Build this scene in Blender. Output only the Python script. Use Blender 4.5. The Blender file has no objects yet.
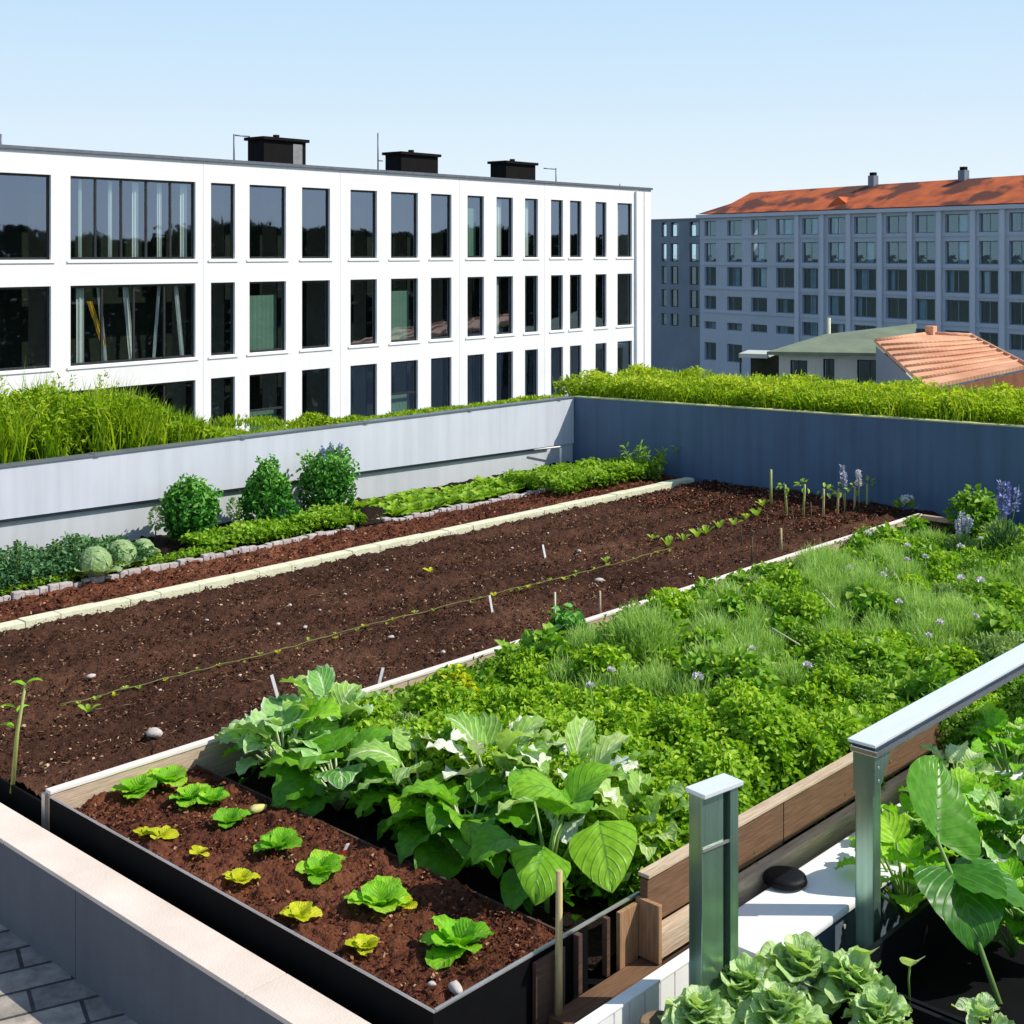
import bpy, bmesh, math, random
import numpy as np
from mathutils import Vector, Matrix

random.seed(7)
rng = np.random.default_rng(7)
scene = bpy.context.scene
COL = scene.collection
PI = math.pi

# ------------------------------------------------------------------ camera
EYE = 2.4                      # camera height above the soil of the main bed
FPX, HORIZ = 1330.0, 252.0     # focal length in pixels, horizon row
TH = math.atan(1233 / 1330.0)
FWD = (math.cos(TH), math.sin(TH))
RGT = (math.sin(TH), -math.cos(TH))

cam = bpy.data.cameras.new('camera')
cam.sensor_width = 36.0
cam.lens = 36.0 * FPX / 1024
cam.shift_y = -(512 - HORIZ) / 1024
cam.clip_start, cam.clip_end = 0.05, 6000
camo = bpy.data.objects.new('camera', cam)
COL.objects.link(camo)
camo.location = (0, 0, EYE)
camo.rotation_euler = (PI / 2, 0, TH - PI / 2)
scene.camera = camo


def at(px, py, z=0.0):
    """place on the level z that shows at this spot of the survey photograph"""
    d = (EYE - z) / ((py - HORIZ) / FPX)
    a = (px - 512) / FPX
    return Vector((d * (FWD[0] + a * RGT[0]), d * (FWD[1] + a * RGT[1]), z))


# ------------------------------------------------------------------ light
SUN = Vector((0.65, -0.72, 1.0)).normalized()
sun = bpy.data.lights.new('sun', 'SUN')
sun.energy = 5.0
sun.angle = math.radians(0.5)
sun.color = (1.0, 0.95, 0.86)
suno = bpy.data.objects.new('sun', sun)
COL.objects.link(suno)
suno.rotation_euler = SUN.to_track_quat('Z', 'Y').to_euler()
suno.location = (5, -6, 12)

world = bpy.data.worlds.new('World')
scene.world = world
world.use_nodes = True
wn, wl = world.node_tree.nodes, world.node_tree.links
wn.clear()
sky = wn.new('ShaderNodeTexSky')
sky.sky_type = 'NISHITA'
sky.sun_disc = False
sky.sun_elevation = math.asin(SUN.z)
sky.sun_rotation = math.atan2(SUN.x, SUN.y)
sky.altitude = 200
sky.air_density = 1.0
sky.dust_density = 1.4
sky.ozone_density = 1.5
bg = wn.new('ShaderNodeBackground')
bg.inputs[1].default_value = 0.11
wo = wn.new('ShaderNodeOutputWorld')
# a bright summer haze near the horizon, thinning upwards
wtc = wn.new('ShaderNodeTexCoord')
wsx = wn.new('ShaderNodeSeparateXYZ')
wl.new(wtc.outputs['Generated'], wsx.inputs[0])
hz_c = wn.new('ShaderNodeValToRGB')
hz_f = wn.new('ShaderNodeValToRGB')
for rmp, st in ((hz_c, [(0.0, (.88, .96, 1.0)), (.05, (.80, .92, 1.0)), (.11, (.68, .85, 1.0)), (.20, (.54, .77, 1.0)), (.45, (.30, .52, .86))]), (hz_f, [(0.0, (.97,) * 3), (.20, (.93,) * 3), (.5, (.4,) * 3), (1.0, (.15,) * 3)])):
    el = rmp.color_ramp.elements
    while len(el) < len(st):
        el.new(.5)
    for q_, (p_, c_) in zip(el, st):
        q_.position = p_
        q_.color = (*c_, 1)
    wl.new(wsx.outputs['Z'], rmp.inputs[0])
hz_m = wn.new('ShaderNodeMix')
hz_m.data_type = 'RGBA'
hz_m.blend_type = 'MULTIPLY'
hz_m.inputs[0].default_value = 1
hz_m.inputs[7].default_value = (9.2, 9.2, 9.2, 1)
wl.new(hz_c.outputs[0], hz_m.inputs[6])
wmx = wn.new('ShaderNodeMix')
wmx.data_type = 'RGBA'
wl.new(hz_f.outputs[0], wmx.inputs[0])
wl.new(sky.outputs[0], wmx.inputs[6])
wl.new(hz_m.outputs[2], wmx.inputs[7])
wl.new(wmx.outputs[2], bg.inputs[0])
wl.new(bg.outputs[0], wo.inputs[0])
scene.view_settings.view_transform = 'Standard'
scene.view_settings.look = 'None'
scene.view_settings.exposure = 0
scene.render.engine = 'CYCLES'
scene.cycles.max_bounces = 8
scene.cycles.transparent_max_bounces = 12

# ------------------------------------------------------------------ materials


def new_mat(name):
    m = bpy.data.materials.new(name)
    m.use_nodes = True
    nt = m.node_tree
    return m, nt, nt.nodes, nt.links, nt.nodes['Principled BSDF']


def ramp(N, stops):
    r = N.new('ShaderNodeValToRGB')
    e = r.color_ramp.elements
    while len(e) < len(stops):
        e.new(0.5)
    for k, (p, c) in enumerate(stops):
        e[k].position = p
        e[k].color = (*c, 1)
    return r


def surf(name, c1, c2=None, rough=0.7, metal=0.0, scale=6.0, stretch=(1, 1, 1), bump=0.0, bscale=60.0, spec=0.4, detail=6, streak=0.0):
    """noise-mottled surface with optional bump and rain streaks"""
    m, nt, N, L, b = new_mat(name)
    c2 = c2 or tuple(x * 0.8 for x in c1)
    tc = N.new('ShaderNodeTexCoord')
    mp = N.new('ShaderNodeMapping')
    mp.inputs['Scale'].default_value = stretch
    L.new(tc.outputs['Object'], mp.inputs[0])
    n = N.new('ShaderNodeTexNoise')
    n.inputs['Scale'].default_value = scale
    n.inputs['Detail'].default_value = detail
    n.inputs['Roughness'].default_value = 0.62
    L.new(mp.outputs[0], n.inputs['Vector'])
    r = ramp(N, [(0.3, c2), (0.7, c1)])
    L.new(n.outputs['Fac'], r.inputs[0])
    out = r.outputs[0]
    if streak > 0:
        mp2 = N.new('ShaderNodeMapping')
        mp2.inputs['Scale'].default_value = (9, 9, 0.5)
        L.new(tc.outputs['Object'], mp2.inputs[0])
        n3 = N.new('ShaderNodeTexNoise')
        n3.inputs['Scale'].default_value = 1.0
        n3.inputs['Detail'].default_value = 4
        L.new(mp2.outputs[0], n3.inputs['Vector'])
        r3 = ramp(N, [(0.4, (1, 1, 1)), (0.75, (1 - streak,) * 3)])
        L.new(n3.outputs['Fac'], r3.inputs[0])
        mx = N.new('ShaderNodeMix')
        mx.data_type = 'RGBA'
        mx.blend_type = 'MULTIPLY'
        mx.inputs[0].default_value = 1.0
        L.new(out, mx.inputs[6])
        L.new(r3.outputs[0], mx.inputs[7])
        out = mx.outputs[2]
    L.new(out, b.inputs['Base Color'])
    b.inputs['Roughness'].default_value = rough
    b.inputs['Metallic'].default_value = metal
    b.inputs['Specular IOR Level'].default_value = spec
    if bump > 0:
        n2 = N.new('ShaderNodeTexNoise')
        n2.inputs['Scale'].default_value = bscale
        n2.inputs['Detail'].default_value = 5
        L.new(mp.outputs[0], n2.inputs['Vector'])
        bp = N.new('ShaderNodeBump')
        bp.inputs['Strength'].default_value = bump
        bp.inputs['Distance'].default_value = 0.01
        L.new(n2.outputs['Fac'], bp.inputs['Height'])
        L.new(bp.outputs[0], b.inputs['Normal'])
    return m


def soil_mat(name, stops, bscale=90.0):
    m, nt, N, L, b = new_mat(name)
    tc = N.new('ShaderNodeTexCoord')
    n = N.new('ShaderNodeTexNoise')
    n.inputs['Scale'].default_value = 45
    n.inputs['Detail'].default_value = 8
    n.inputs['Roughness'].default_value = 0.75
    L.new(tc.outputs['Object'], n.inputs['Vector'])
    n2 = N.new('ShaderNodeTexNoise')
    n2.inputs['Scale'].default_value = 1.1
    n2.inputs['Detail'].default_value = 5
    L.new(tc.outputs['Object'], n2.inputs['Vector'])
    ad = N.new('ShaderNodeMath')
    ad.operation = 'MULTIPLY_ADD'
    ad.inputs[1].default_value = 0.75
    L.new(n2.outputs['Fac'], ad.inputs[0])
    sb = N.new('ShaderNodeMath')
    sb.operation = 'SUBTRACT'
    sb.inputs[1].default_value = 0.36
    L.new(n.outputs['Fac'], sb.inputs[0])
    L.new(sb.outputs[0], ad.inputs[2])
    r = ramp(N, stops)
    L.new(ad.outputs[0], r.inputs[0])
    L.new(r.outputs[0], b.inputs['Base Color'])
    b.inputs['Roughness'].default_value = 0.95
    b.inputs['Specular IOR Level'].default_value = 0.12
    bp = N.new('ShaderNodeBump')
    bp.inputs['Strength'].default_value = 0.9
    bp.inputs['Distance'].default_value = 0.02
    n3 = N.new('ShaderNodeTexNoise')
    n3.inputs['Scale'].default_value = bscale
    n3.inputs['Detail'].default_value = 6
    L.new(tc.outputs['Object'], n3.inputs['Vector'])
    L.new(n3.outputs['Fac'], bp.inputs['Height'])
    L.new(bp.outputs[0], b.inputs['Normal'])
    return m


def leaf_mat(name, stops, trans=0.3, rough=0.5, vein=None, veinw=0.07, side=None, edge=None, tip=None, gloss=0.18):
    """leaf: colour by the mesh attribute 'lf' (r tint, g across, b along), with veins and light through the blade"""
    m, nt, N, L, b = new_mat(name)
    a = N.new('ShaderNodeAttribute')
    a.attribute_name = 'lf'
    sep = N.new('ShaderNodeSeparateColor')
    L.new(a.outputs['Color'], sep.inputs[0])
    r = ramp(N, stops)
    L.new(sep.outputs[0], r.inputs[0])
    out = r.outputs[0]

    def mixin(out, fac, col):
        mx = N.new('ShaderNodeMix')
        mx.data_type = 'RGBA'
        L.new(fac, mx.inputs[0])
        L.new(out, mx.inputs[6])
        mx.inputs[7].default_value = (*col, 1)
        return mx.outputs[2]
    if edge:
        rr = ramp(N, [(edge[1], (0, 0, 0)), (min(1, edge[1] + 0.25), (1, 1, 1))])
        L.new(sep.outputs[1], rr.inputs[0])
        out = mixin(out, rr.outputs[0], edge[0])
    if side:
        # branching side veins: stripes of along - 0.45 * across
        ma = N.new('ShaderNodeMath')
        ma.operation = 'MULTIPLY_ADD'
        ma.inputs[1].default_value = -0.45
        L.new(sep.outputs[1], ma.inputs[0])
        L.new(sep.outputs[2], ma.inputs[2])
        mu = N.new('ShaderNodeMath')
        mu.operation = 'MULTIPLY'
        mu.inputs[1].default_value = side[1]
        L.new(ma.outputs[0], mu.inputs[0])
        fr = N.new('ShaderNodeMath')
        fr.operation = 'PINGPONG'
        fr.inputs[1].default_value = 0.5
        L.new(mu.outputs[0], fr.inputs[0])
        rr = ramp(N, [(0.0, (side[2],) * 3), (side[3], (0, 0, 0))])
        L.new(fr.outputs[0], rr.inputs[0])
        out = mixin(out, rr.outputs[0], side[0])
        bpn = N.new('ShaderNodeBump')
        bpn.inputs['Strength'].default_value = 0.55
        bpn.inputs['Distance'].default_value = 0.006
        bpn.invert = True
        L.new(rr.outputs[0], bpn.inputs['Height'])
        L.new(bpn.outputs[0], b.inputs['Normal'])
    if vein:
        rr = ramp(N, [(veinw * 0.5, (0.9, 0.9, 0.9)), (veinw, (0, 0, 0))])
        L.new(sep.outputs[1], rr.inputs[0])
        out = mixin(out, rr.outputs[0], vein)
    if tip:
        rr = ramp(N, [(tip[1], (0, 0, 0)), (1.0, (1, 1, 1))])
        L.new(sep.outputs[2], rr.inputs[0])
        out = mixin(out, rr.outputs[0], tip[0])
    # slight mottling
    tc = N.new('ShaderNodeTexCoord')
    n = N.new('ShaderNodeTexNoise')
    n.inputs['Scale'].default_value = 35
    n.inputs['Detail'].default_value = 3
    L.new(tc.outputs['Object'], n.inputs['Vector'])
    rr = ramp(N, [(0.3, (0.72, 0.74, 0.7)), (0.7, (1.15, 1.12, 1.1))])
    L.new(n.outputs['Fac'], rr.inputs[0])
    mm = N.new('ShaderNodeMix')
    mm.data_type = 'RGBA'
    mm.blend_type = 'MULTIPLY'
    mm.inputs[0].default_value = 1.0
    L.new(out, mm.inputs[6])
    L.new(rr.outputs[0], mm.inputs[7])
    out = mm.outputs[2]
    L.new(out, b.inputs['Base Color'])
    b.inputs['Roughness'].default_value = rough
    b.inputs['Specular IOR Level'].default_value = gloss
    tr = N.new('ShaderNodeBsdfTranslucent')
    gm = N.new('ShaderNodeMix')
    gm.data_type = 'RGBA'
    gm.blend_type = 'MULTIPLY'
    gm.inputs[0].default_value = 1.0
    L.new(out, gm.inputs[6])
    gm.inputs[7].default_value = (1.25, 1.3, 0.45, 1)
    L.new(gm.outputs[2], tr.inputs[0])
    ms = N.new('ShaderNodeMixShader')
    ms.inputs[0].default_value = trans
    L.new(b.outputs[0], ms.inputs[1])
    L.new(tr.outputs[0], ms.inputs[2])
    L.new(ms.outputs[0], N['Material Output'].inputs[0])
    return m


def glass_mat(name, tint, refl, ref_col=(0.8, 0.9, 1.0), rough=0.02):
    m, nt, N, L, b = new_mat(name)
    t = N.new('ShaderNodeBsdfTransparent')
    t.inputs[0].default_value = (*tint, 1)
    g = N.new('ShaderNodeBsdfGlossy')
    g.inputs[0].default_value = (*ref_col, 1)
    g.inputs['Roughness'].default_value = rough
    tc = N.new('ShaderNodeTexCoord')
    n = N.new('ShaderNodeTexNoise')
    n.inputs['Scale'].default_value = 0.6
    L.new(tc.outputs['Object'], n.inputs['Vector'])
    bp = N.new('ShaderNodeBump')
    bp.inputs['Strength'].default_value = 0.02
    bp.inputs['Distance'].default_value = 0.3
    L.new(n.outputs['Fac'], bp.inputs['Height'])
    L.new(bp.outputs[0], g.inputs['Normal'])
    ms = N.new('ShaderNodeMixShader')
    lw = N.new('ShaderNodeFresnel')
    lw.inputs['IOR'].default_value = 1.5
    ad = N.new('ShaderNodeMath')
    ad.operation = 'ADD'
    ad.inputs[1].default_value = refl
    ad.use_clamp = True
    L.new(lw.outputs[0], ad.inputs[0])
    geo = N.new('ShaderNodeNewGeometry')
    inv = N.new('ShaderNodeMath')
    inv.operation = 'SUBTRACT'
    inv.inputs[0].default_value = 1
    L.new(geo.outputs['Backfacing'], inv.inputs[1])
    mul = N.new('ShaderNodeMath')
    mul.operation = 'MULTIPLY'
    L.new(ad.outputs[0], mul.inputs[0])
    L.new(inv.outputs[0], mul.inputs[1])
    L.new(mul.outputs[0], ms.inputs[0])
    L.new(t.outputs[0], ms.inputs[1])
    L.new(g.outputs[0], ms.inputs[2])
    L.new(ms.outputs[0], N['Material Output'].inputs[0])
    return m


M = {}
M['soil'] = soil_mat('garden_soil', [(0.18, (0.012, 0.005, 0.003)), (0.42, (0.052, 0.022, 0.013)), (0.62, (0.10, 0.045, 0.026)), (0.85, (0.20, 0.10, 0.06))])
M['soil_red'] = soil_mat('reddish_soil', [(0.18, (0.02, 0.006, 0.004)), (0.42, (0.09, 0.03, 0.016)), (0.62, (0.17, 0.06, 0.03)), (0.85, (0.30, 0.14, 0.08))], 70)
M['soil_dark'] = soil_mat('damp_soil', [(0.2, (0.004, 0.003, 0.002)), (0.5, (0.016, 0.010, 0.007)), (0.85, (0.05, 0.03, 0.02))])
M['concrete'] = surf('pale_concrete', (0.80, 0.71, 0.62), (0.66, 0.57, 0.49), 0.8, scale=5, bump=0.25, bscale=80, streak=0.06)
M['coping'] = surf('cream_coping', (0.80, 0.68, 0.59), (0.68, 0.57, 0.48), 0.75, scale=4, bump=0.2, bscale=120)
M['parapet'] = surf('parapet_render', (0.15, 0.155, 0.17), (0.115, 0.12, 0.14), 0.85, scale=2.2, bump=0.2, bscale=140, streak=0.1)
M['dark_wall'] = surf('slate_wall_paint', (0.095, 0.165, 0.27), (0.078, 0.138, 0.228), 0.6, scale=1.5, bump=0.08, bscale=150, streak=0.22)
M['white_wall'] = surf('white_wall_paint', (0.66, 0.685, 0.76), (0.60, 0.625, 0.70), 0.6, scale=1.3, bump=0.05, bscale=120, streak=0.13)
M['white_wall2'] = surf('white_wall_render', (0.62, 0.64, 0.66), (0.54, 0.56, 0.59), 0.7, scale=1.3, bump=0.08, bscale=120, streak=0.12)
M['wall_cap'] = surf('grey_metal_capping', (0.30, 0.32, 0.36), (0.22, 0.24, 0.28), 0.45, metal=0.6, scale=3)
M['lime_cap'] = surf('mossy_capping', (0.62, 0.60, 0.32), (0.40, 0.44, 0.16), 0.8, scale=8, bump=0.2)
M['white'] = surf('white_paint', (0.95, 0.94, 0.92), (0.86, 0.85, 0.83), 0.5, scale=3, bump=0.05, streak=0.05)
M['facade'] = surf('white_facade_render', (0.93, 0.92, 0.90), (0.85, 0.84, 0.82), 0.85, scale=0.5, streak=0.05)
M['strip'] = surf('cream_kerb_stone', (0.80, 0.78, 0.58), (0.60, 0.60, 0.40), 0.85, scale=14, bump=0.4, bscale=70)
M['kerb2'] = surf('pinkish_grey_stone', (0.62, 0.56, 0.55), (0.34, 0.29, 0.28), 0.85, scale=18, bump=0.5, bscale=60)
M['timber'] = surf('weathered_timber', (0.66, 0.52, 0.38), (0.40, 0.29, 0.19), 0.8, scale=7, stretch=(1, 14, 14), bump=0.3, bscale=14)
M['timber_y'] = surf('weathered_timber_crosswise', (0.60, 0.46, 0.32), (0.36, 0.25, 0.16), 0.8, scale=7, stretch=(14, 1, 14), bump=0.3, bscale=14)
M['timber_white'] = surf('whitewashed_timber', (0.88, 0.82, 0.76), (0.70, 0.60, 0.52), 0.75, scale=7, stretch=(1, 14, 14), bump=0.25, bscale=14)
M['timber_warm'] = surf('brown_timber', (0.22, 0.115, 0.06), (0.10, 0.05, 0.025), 0.8, scale=7, stretch=(1, 16, 16), bump=0.3, bscale=14)
M['timber_dark'] = surf('dark_brown_timber', (0.12, 0.065, 0.04), (0.06, 0.03, 0.02), 0.7, scale=7, stretch=(1, 16, 16), bump=0.3)
M['timber_v'] = surf('upright_timber', (0.48, 0.28, 0.15), (0.24, 0.12, 0.06), 0.7, scale=7, stretch=(16, 16, 1), bump=0.3)
M['stake'] = surf('split_wood_stake', (0.62, 0.50, 0.24), (0.42, 0.30, 0.13), 0.75, scale=10, stretch=(12, 12, 1), bump=0.3)
M['cane'] = surf('green_cane', (0.42, 0.48, 0.12), (0.30, 0.30, 0.10), 0.6, scale=12)
M['black'] = surf('black_sheet_metal', (0.006, 0.006, 0.0065), (0.003, 0.003, 0.0035), 0.75, scale=4, spec=0.08)
M['black_plastic'] = surf('black_plastic', (0.007, 0.008, 0.010), (0.004, 0.004, 0.006), 0.55, scale=4, bump=0.1, spec=0.15)
M['rim'] = surf('zinc_rim', (0.62, 0.60, 0.58), (0.48, 0.45, 0.42), 0.35, metal=0.7, scale=8)
M['steel'] = surf('brushed_steel', (0.62, 0.65, 0.64), (0.50, 0.53, 0.52), 0.22, metal=1.0, scale=5, stretch=(20, 20, 1))
M['steel_white'] = surf('bright_steel', (0.93, 0.95, 0.97), (0.86, 0.89, 0.92), 0.28, metal=0.35, scale=4, stretch=(1, 12, 12))
M['steel_dark'] = surf('steel_groove', (0.08, 0.12, 0.17), (0.05, 0.07, 0.1), 0.3, metal=0.8)
M['steel_green'] = surf('steel_painted_reflections', (0.34, 0.50, 0.40), (0.22, 0.36, 0.28), 0.22, metal=0.8, scale=3, stretch=(25, 25, 0.6))  # green paints in the reflections of the plants
M['ledge_shade'] = surf('shaded_ledge_side', (0.26, 0.33, 0.42), (0.18, 0.23, 0.30), 0.4, metal=0.5, scale=5)  # blue grey paints the shade on the ledge's side
M['terracotta'] = surf('brown_pot_clay', (0.22, 0.15, 0.08), (0.14, 0.09, 0.05), 0.7, scale=8)
M['pebble'] = surf('white_pebble', (0.72, 0.65, 0.60), (0.42, 0.35, 0.31), 0.7, scale=40, bump=0.3)
M['pale_yellow'] = surf('pale_yellow_leaf', (0.70, 0.66, 0.25), (0.55, 0.5, 0.15), 0.7, scale=40, bump=0.3)
M['tag'] = surf('white_plastic_tag', (0.85, 0.86, 0.86), (0.7, 0.7, 0.72), 0.4, scale=30)
M['string'] = surf('garden_twine', (0.22, 0.22, 0.07), (0.08, 0.08, 0.03), 0.9, scale=9)
M['frame'] = surf('dark_window_frame', (0.035, 0.035, 0.035), (0.02, 0.02, 0.02), 0.4, scale=3)
M['frame_light'] = surf('aluminium_mullion', (0.50, 0.50, 0.48), (0.40, 0.40, 0.38), 0.4, metal=0.5, scale=3)
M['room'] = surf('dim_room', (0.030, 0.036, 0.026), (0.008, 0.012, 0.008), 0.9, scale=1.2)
M['curtain'] = surf('pale_curtain', (0.85, 0.85, 0.82), (0.6, 0.62, 0.62), 0.9, scale=1.0, stretch=(8, 8, 0.3))
M['curtain_yellow'] = surf('yellow_curtain', (0.85, 0.55, 0.08), (0.7, 0.4, 0.05), 0.9, scale=1.0)
M['blind'] = surf('green_blind', (0.20, 0.32, 0.26), (0.14, 0.24, 0.19), 0.9, scale=1.0)
M['glass'] = glass_mat('office_glass', (0.74, 0.82, 0.78), 0.24, (0.62, 0.76, 1.0))
M['glass_far'] = glass_mat('apartment_glass', (0.7, 0.82, 0.88), 0.16, (0.5, 0.75, 0.9))
M['metal_roof'] = surf('roof_coping_metal', (0.20, 0.22, 0.25), (0.14, 0.15, 0.18), 0.5, metal=0.5)
M['unit'] = surf('dark_roof_plant_cladding', (0.010, 0.009, 0.009), (0.006, 0.006, 0.006), 0.8, scale=2, spec=0.1)
M['unit_grey'] = surf('roof_plant_panel', (0.30, 0.29, 0.28), (0.2, 0.2, 0.2), 0.6)
M['apart'] = surf('blue_grey_render', (0.50, 0.55, 0.62), (0.43, 0.48, 0.55), 0.9, scale=0.12, streak=0.12)
M['apart_dark'] = surf('slate_grey_render', (0.25, 0.285, 0.34), (0.19, 0.225, 0.28), 0.9, scale=0.2, streak=0.12)
M['apart_pale'] = surf('pale_pilaster_render', (0.58, 0.62, 0.69), (0.52, 0.56, 0.63), 0.9, scale=0.2)
M['pavil'] = surf('grey_green_render', (0.50, 0.54, 0.50), (0.42, 0.46, 0.43), 0.9, scale=0.5, streak=0.1)
M['green_roof'] = surf('mossy_flat_roof', (0.21, 0.26, 0.17), (0.14, 0.17, 0.12), 0.9, scale=0.8)
M['brick_brown'] = surf('brown_gable_wall', (0.28, 0.11, 0.05), (0.18, 0.07, 0.035), 0.9, scale=3)
M['ground'] = surf('city_ground', (0.10, 0.11, 0.08), (0.05, 0.055, 0.045), 0.95, scale=0.08)
M['stem'] = surf('green_stem', (0.22, 0.36, 0.08), (0.14, 0.25, 0.05), 0.5, scale=10)
M['stem_pale'] = surf('pale_leaf_stalk', (0.55, 0.62, 0.36), (0.40, 0.50, 0.22), 0.5, scale=10)
M['twig'] = surf('brown_twig', (0.12, 0.09, 0.05), (0.07, 0.05, 0.03), 0.8, scale=10)
M['straw'] = surf('dry_straw', (0.72, 0.72, 0.52), (0.55, 0.55, 0.36), 0.8, scale=10)
M['flower_white'] = surf('pale_pink_petals', (0.86, 0.82, 0.86), (0.76, 0.68, 0.76), 0.7, scale=30)
M['flower_blue'] = surf('lavender_blue_petals', (0.33, 0.36, 0.68), (0.22, 0.22, 0.5), 0.7, scale=30)
M['flower_pale'] = surf('pale_mauve_petals', (0.60, 0.60, 0.72), (0.45, 0.45, 0.6), 0.7, scale=30)
M['red'] = surf('red_wrapper', (0.7, 0.03, 0.02), (0.5, 0.02, 0.02), 0.4, scale=30)

# red clay tiles: courses of rounded tiles by waves, mottled with dark lichen


def tile_mat(name, c_hi, c_lo, c_dark, pitch, dark_amt, nscale, lo=0.3, hi=0.7, bmp=0.8):
    m, nt, N, L, b = new_mat(name)
    tc = N.new('ShaderNodeTexCoord')
    w = N.new('ShaderNodeTexWave')
    w.wave_type = 'BANDS'
    w.bands_direction = 'X'
    w.inputs['Scale'].default_value = pitch
    w.inputs['Distortion'].default_value = 0.4
    L.new(tc.outputs['Object'], w.inputs['Vector'])
    n = N.new('ShaderNodeTexNoise')
    n.inputs['Scale'].default_value = nscale
    n.inputs['Detail'].default_value = 6
    L.new(tc.outputs['Object'], n.inputs['Vector'])
    r = ramp(N, [(lo, c_lo), (hi, c_hi)])
    L.new(n.outputs['Fac'], r.inputs[0])
    n2 = N.new('ShaderNodeTexNoise')
    n2.inputs['Scale'].default_value = nscale * 0.45
    n2.inputs['Detail'].default_value = 3
    mp = N.new('ShaderNodeMapping')
    mp.inputs['Location'].default_value = (13, 5, 2)
    L.new(tc.outputs['Object'], mp.inputs[0])
    L.new(mp.outputs[0], n2.inputs['Vector'])
    r2 = ramp(N, [(0.48, (0, 0, 0)), (0.58, (dark_amt,) * 3)])
    L.new(n2.outputs['Fac'], r2.inputs[0])
    mx = N.new('ShaderNodeMix')
    mx.data_type = 'RGBA'
    L.new(r2.outputs[0], mx.inputs[0])
    L.new(r.outputs[0], mx.inputs[6])
    mx.inputs[7].default_value = (*c_dark, 1)
    L.new(mx.outputs[2], b.inputs['Base Color'])
    b.inputs['Roughness'].default_value = 0.85
    bp = N.new('ShaderNodeBump')
    bp.inputs['Strength'].default_value = bmp
    bp.inputs['Distance'].default_value = 0.08
    L.new(w.outputs['Fac'], bp.inputs['Height'])
    L.new(bp.outputs[0], b.inputs['Normal'])
    return m


M['tiles_red'] = tile_mat('old_red_roof_tiles', (0.80, 0.17, 0.030), (0.50, 0.085, 0.02), (0.075, 0.018, 0.010), 2.2, 0.9, 0.55)
M['tiles_orange'] = tile_mat('sunlit_orange_roof_tiles', (0.78, 0.44, 0.27), (0.62, 0.30, 0.16), (0.46, 0.18, 0.09), 1.6, 0.45, 0.9, bmp=0.18)

# paving stones: brick pattern in the material


def paving_mat():
    m, nt, N, L, b = new_mat('cream_paving_stones')
    tc = N.new('ShaderNodeTexCoord')
    mp = N.new('ShaderNodeMapping')
    mp.inputs['Rotation'].default_value = (0, 0, 0.35)
    L.new(tc.outputs['Object'], mp.inputs[0])
    br = N.new('ShaderNodeTexBrick')
    br.inputs['Scale'].default_value = 1.5
    br.inputs['Color1'].default_value = (0.46, 0.40, 0.34, 1)
    br.inputs['Color2'].default_value = (0.30, 0.26, 0.23, 1)
    br.inputs['Mortar'].default_value = (0.07, 0.065, 0.06, 1)
    br.inputs['Mortar Size'].default_value = 0.012
    br.inputs['Bias'].default_value = 0.1
    L.new(mp.outputs[0], br.inputs['Vector'])
    n = N.new('ShaderNodeTexNoise')
    n.inputs['Scale'].default_value = 14
    n.inputs['Detail'].default_value = 8
    L.new(tc.outputs['Object'], n.inputs['Vector'])
    rr = ramp(N, [(0.3, (0.6, 0.6, 0.6)), (0.65, (1.1, 1.1, 1.1))])
    L.new(n.outputs['Fac'], rr.inputs[0])
    mx = N.new('ShaderNodeMix')
    mx.data_type = 'RGBA'
    mx.blend_type = 'MULTIPLY'
    mx.inputs[0].default_value = 1
    L.new(br.outputs['Color'], mx.inputs[6])
    L.new(rr.outputs[0], mx.inputs[7])
    L.new(mx.outputs[2], b.inputs['Base Color'])
    b.inputs['Roughness'].default_value = 0.85
    bp = N.new('ShaderNodeBump')
    bp.inputs['Strength'].default_value = 0.7
    bp.inputs['Distance'].default_value = 0.02
    sb = N.new('ShaderNodeMath')
    sb.operation = 'SUBTRACT'
    L.new(n.outputs['Fac'], sb.inputs[0])
    L.new(br.outputs['Fac'], sb.inputs[1])
    L.new(sb.outputs[0], bp.inputs['Height'])
    L.new(bp.outputs[0], b.inputs['Normal'])
    return m


M['paving'] = paving_mat()

# foliage
G = dict
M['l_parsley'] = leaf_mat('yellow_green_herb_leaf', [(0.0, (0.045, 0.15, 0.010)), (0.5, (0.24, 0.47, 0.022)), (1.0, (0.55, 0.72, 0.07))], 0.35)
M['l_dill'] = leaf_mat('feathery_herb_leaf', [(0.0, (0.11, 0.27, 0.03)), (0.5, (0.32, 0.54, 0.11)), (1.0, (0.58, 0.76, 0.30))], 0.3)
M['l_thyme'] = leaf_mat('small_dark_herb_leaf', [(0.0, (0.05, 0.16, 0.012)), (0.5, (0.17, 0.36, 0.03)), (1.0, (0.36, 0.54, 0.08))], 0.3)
M['l_sage'] = leaf_mat('grey_green_herb_leaf', [(0.0, (0.14, 0.26, 0.07)), (0.5, (0.32, 0.48, 0.17)), (1.0, (0.54, 0.66, 0.36))], 0.25)
M['l_broad'] = leaf_mat('mid_green_herb_leaf', [(0.0, (0.05, 0.17, 0.012)), (0.5, (0.20, 0.43, 0.03)), (1.0, (0.44, 0.62, 0.10))], 0.3)
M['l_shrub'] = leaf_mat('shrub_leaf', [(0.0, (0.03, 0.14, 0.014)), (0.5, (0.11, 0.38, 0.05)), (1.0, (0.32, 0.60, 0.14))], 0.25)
M['l_blue'] = leaf_mat('blue_green_herb_leaf', [(0.0, (0.03, 0.10, 0.04)), (0.5, (0.09, 0.23, 0.09)), (1.0, (0.24, 0.42, 0.18))], 0.2)
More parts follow.
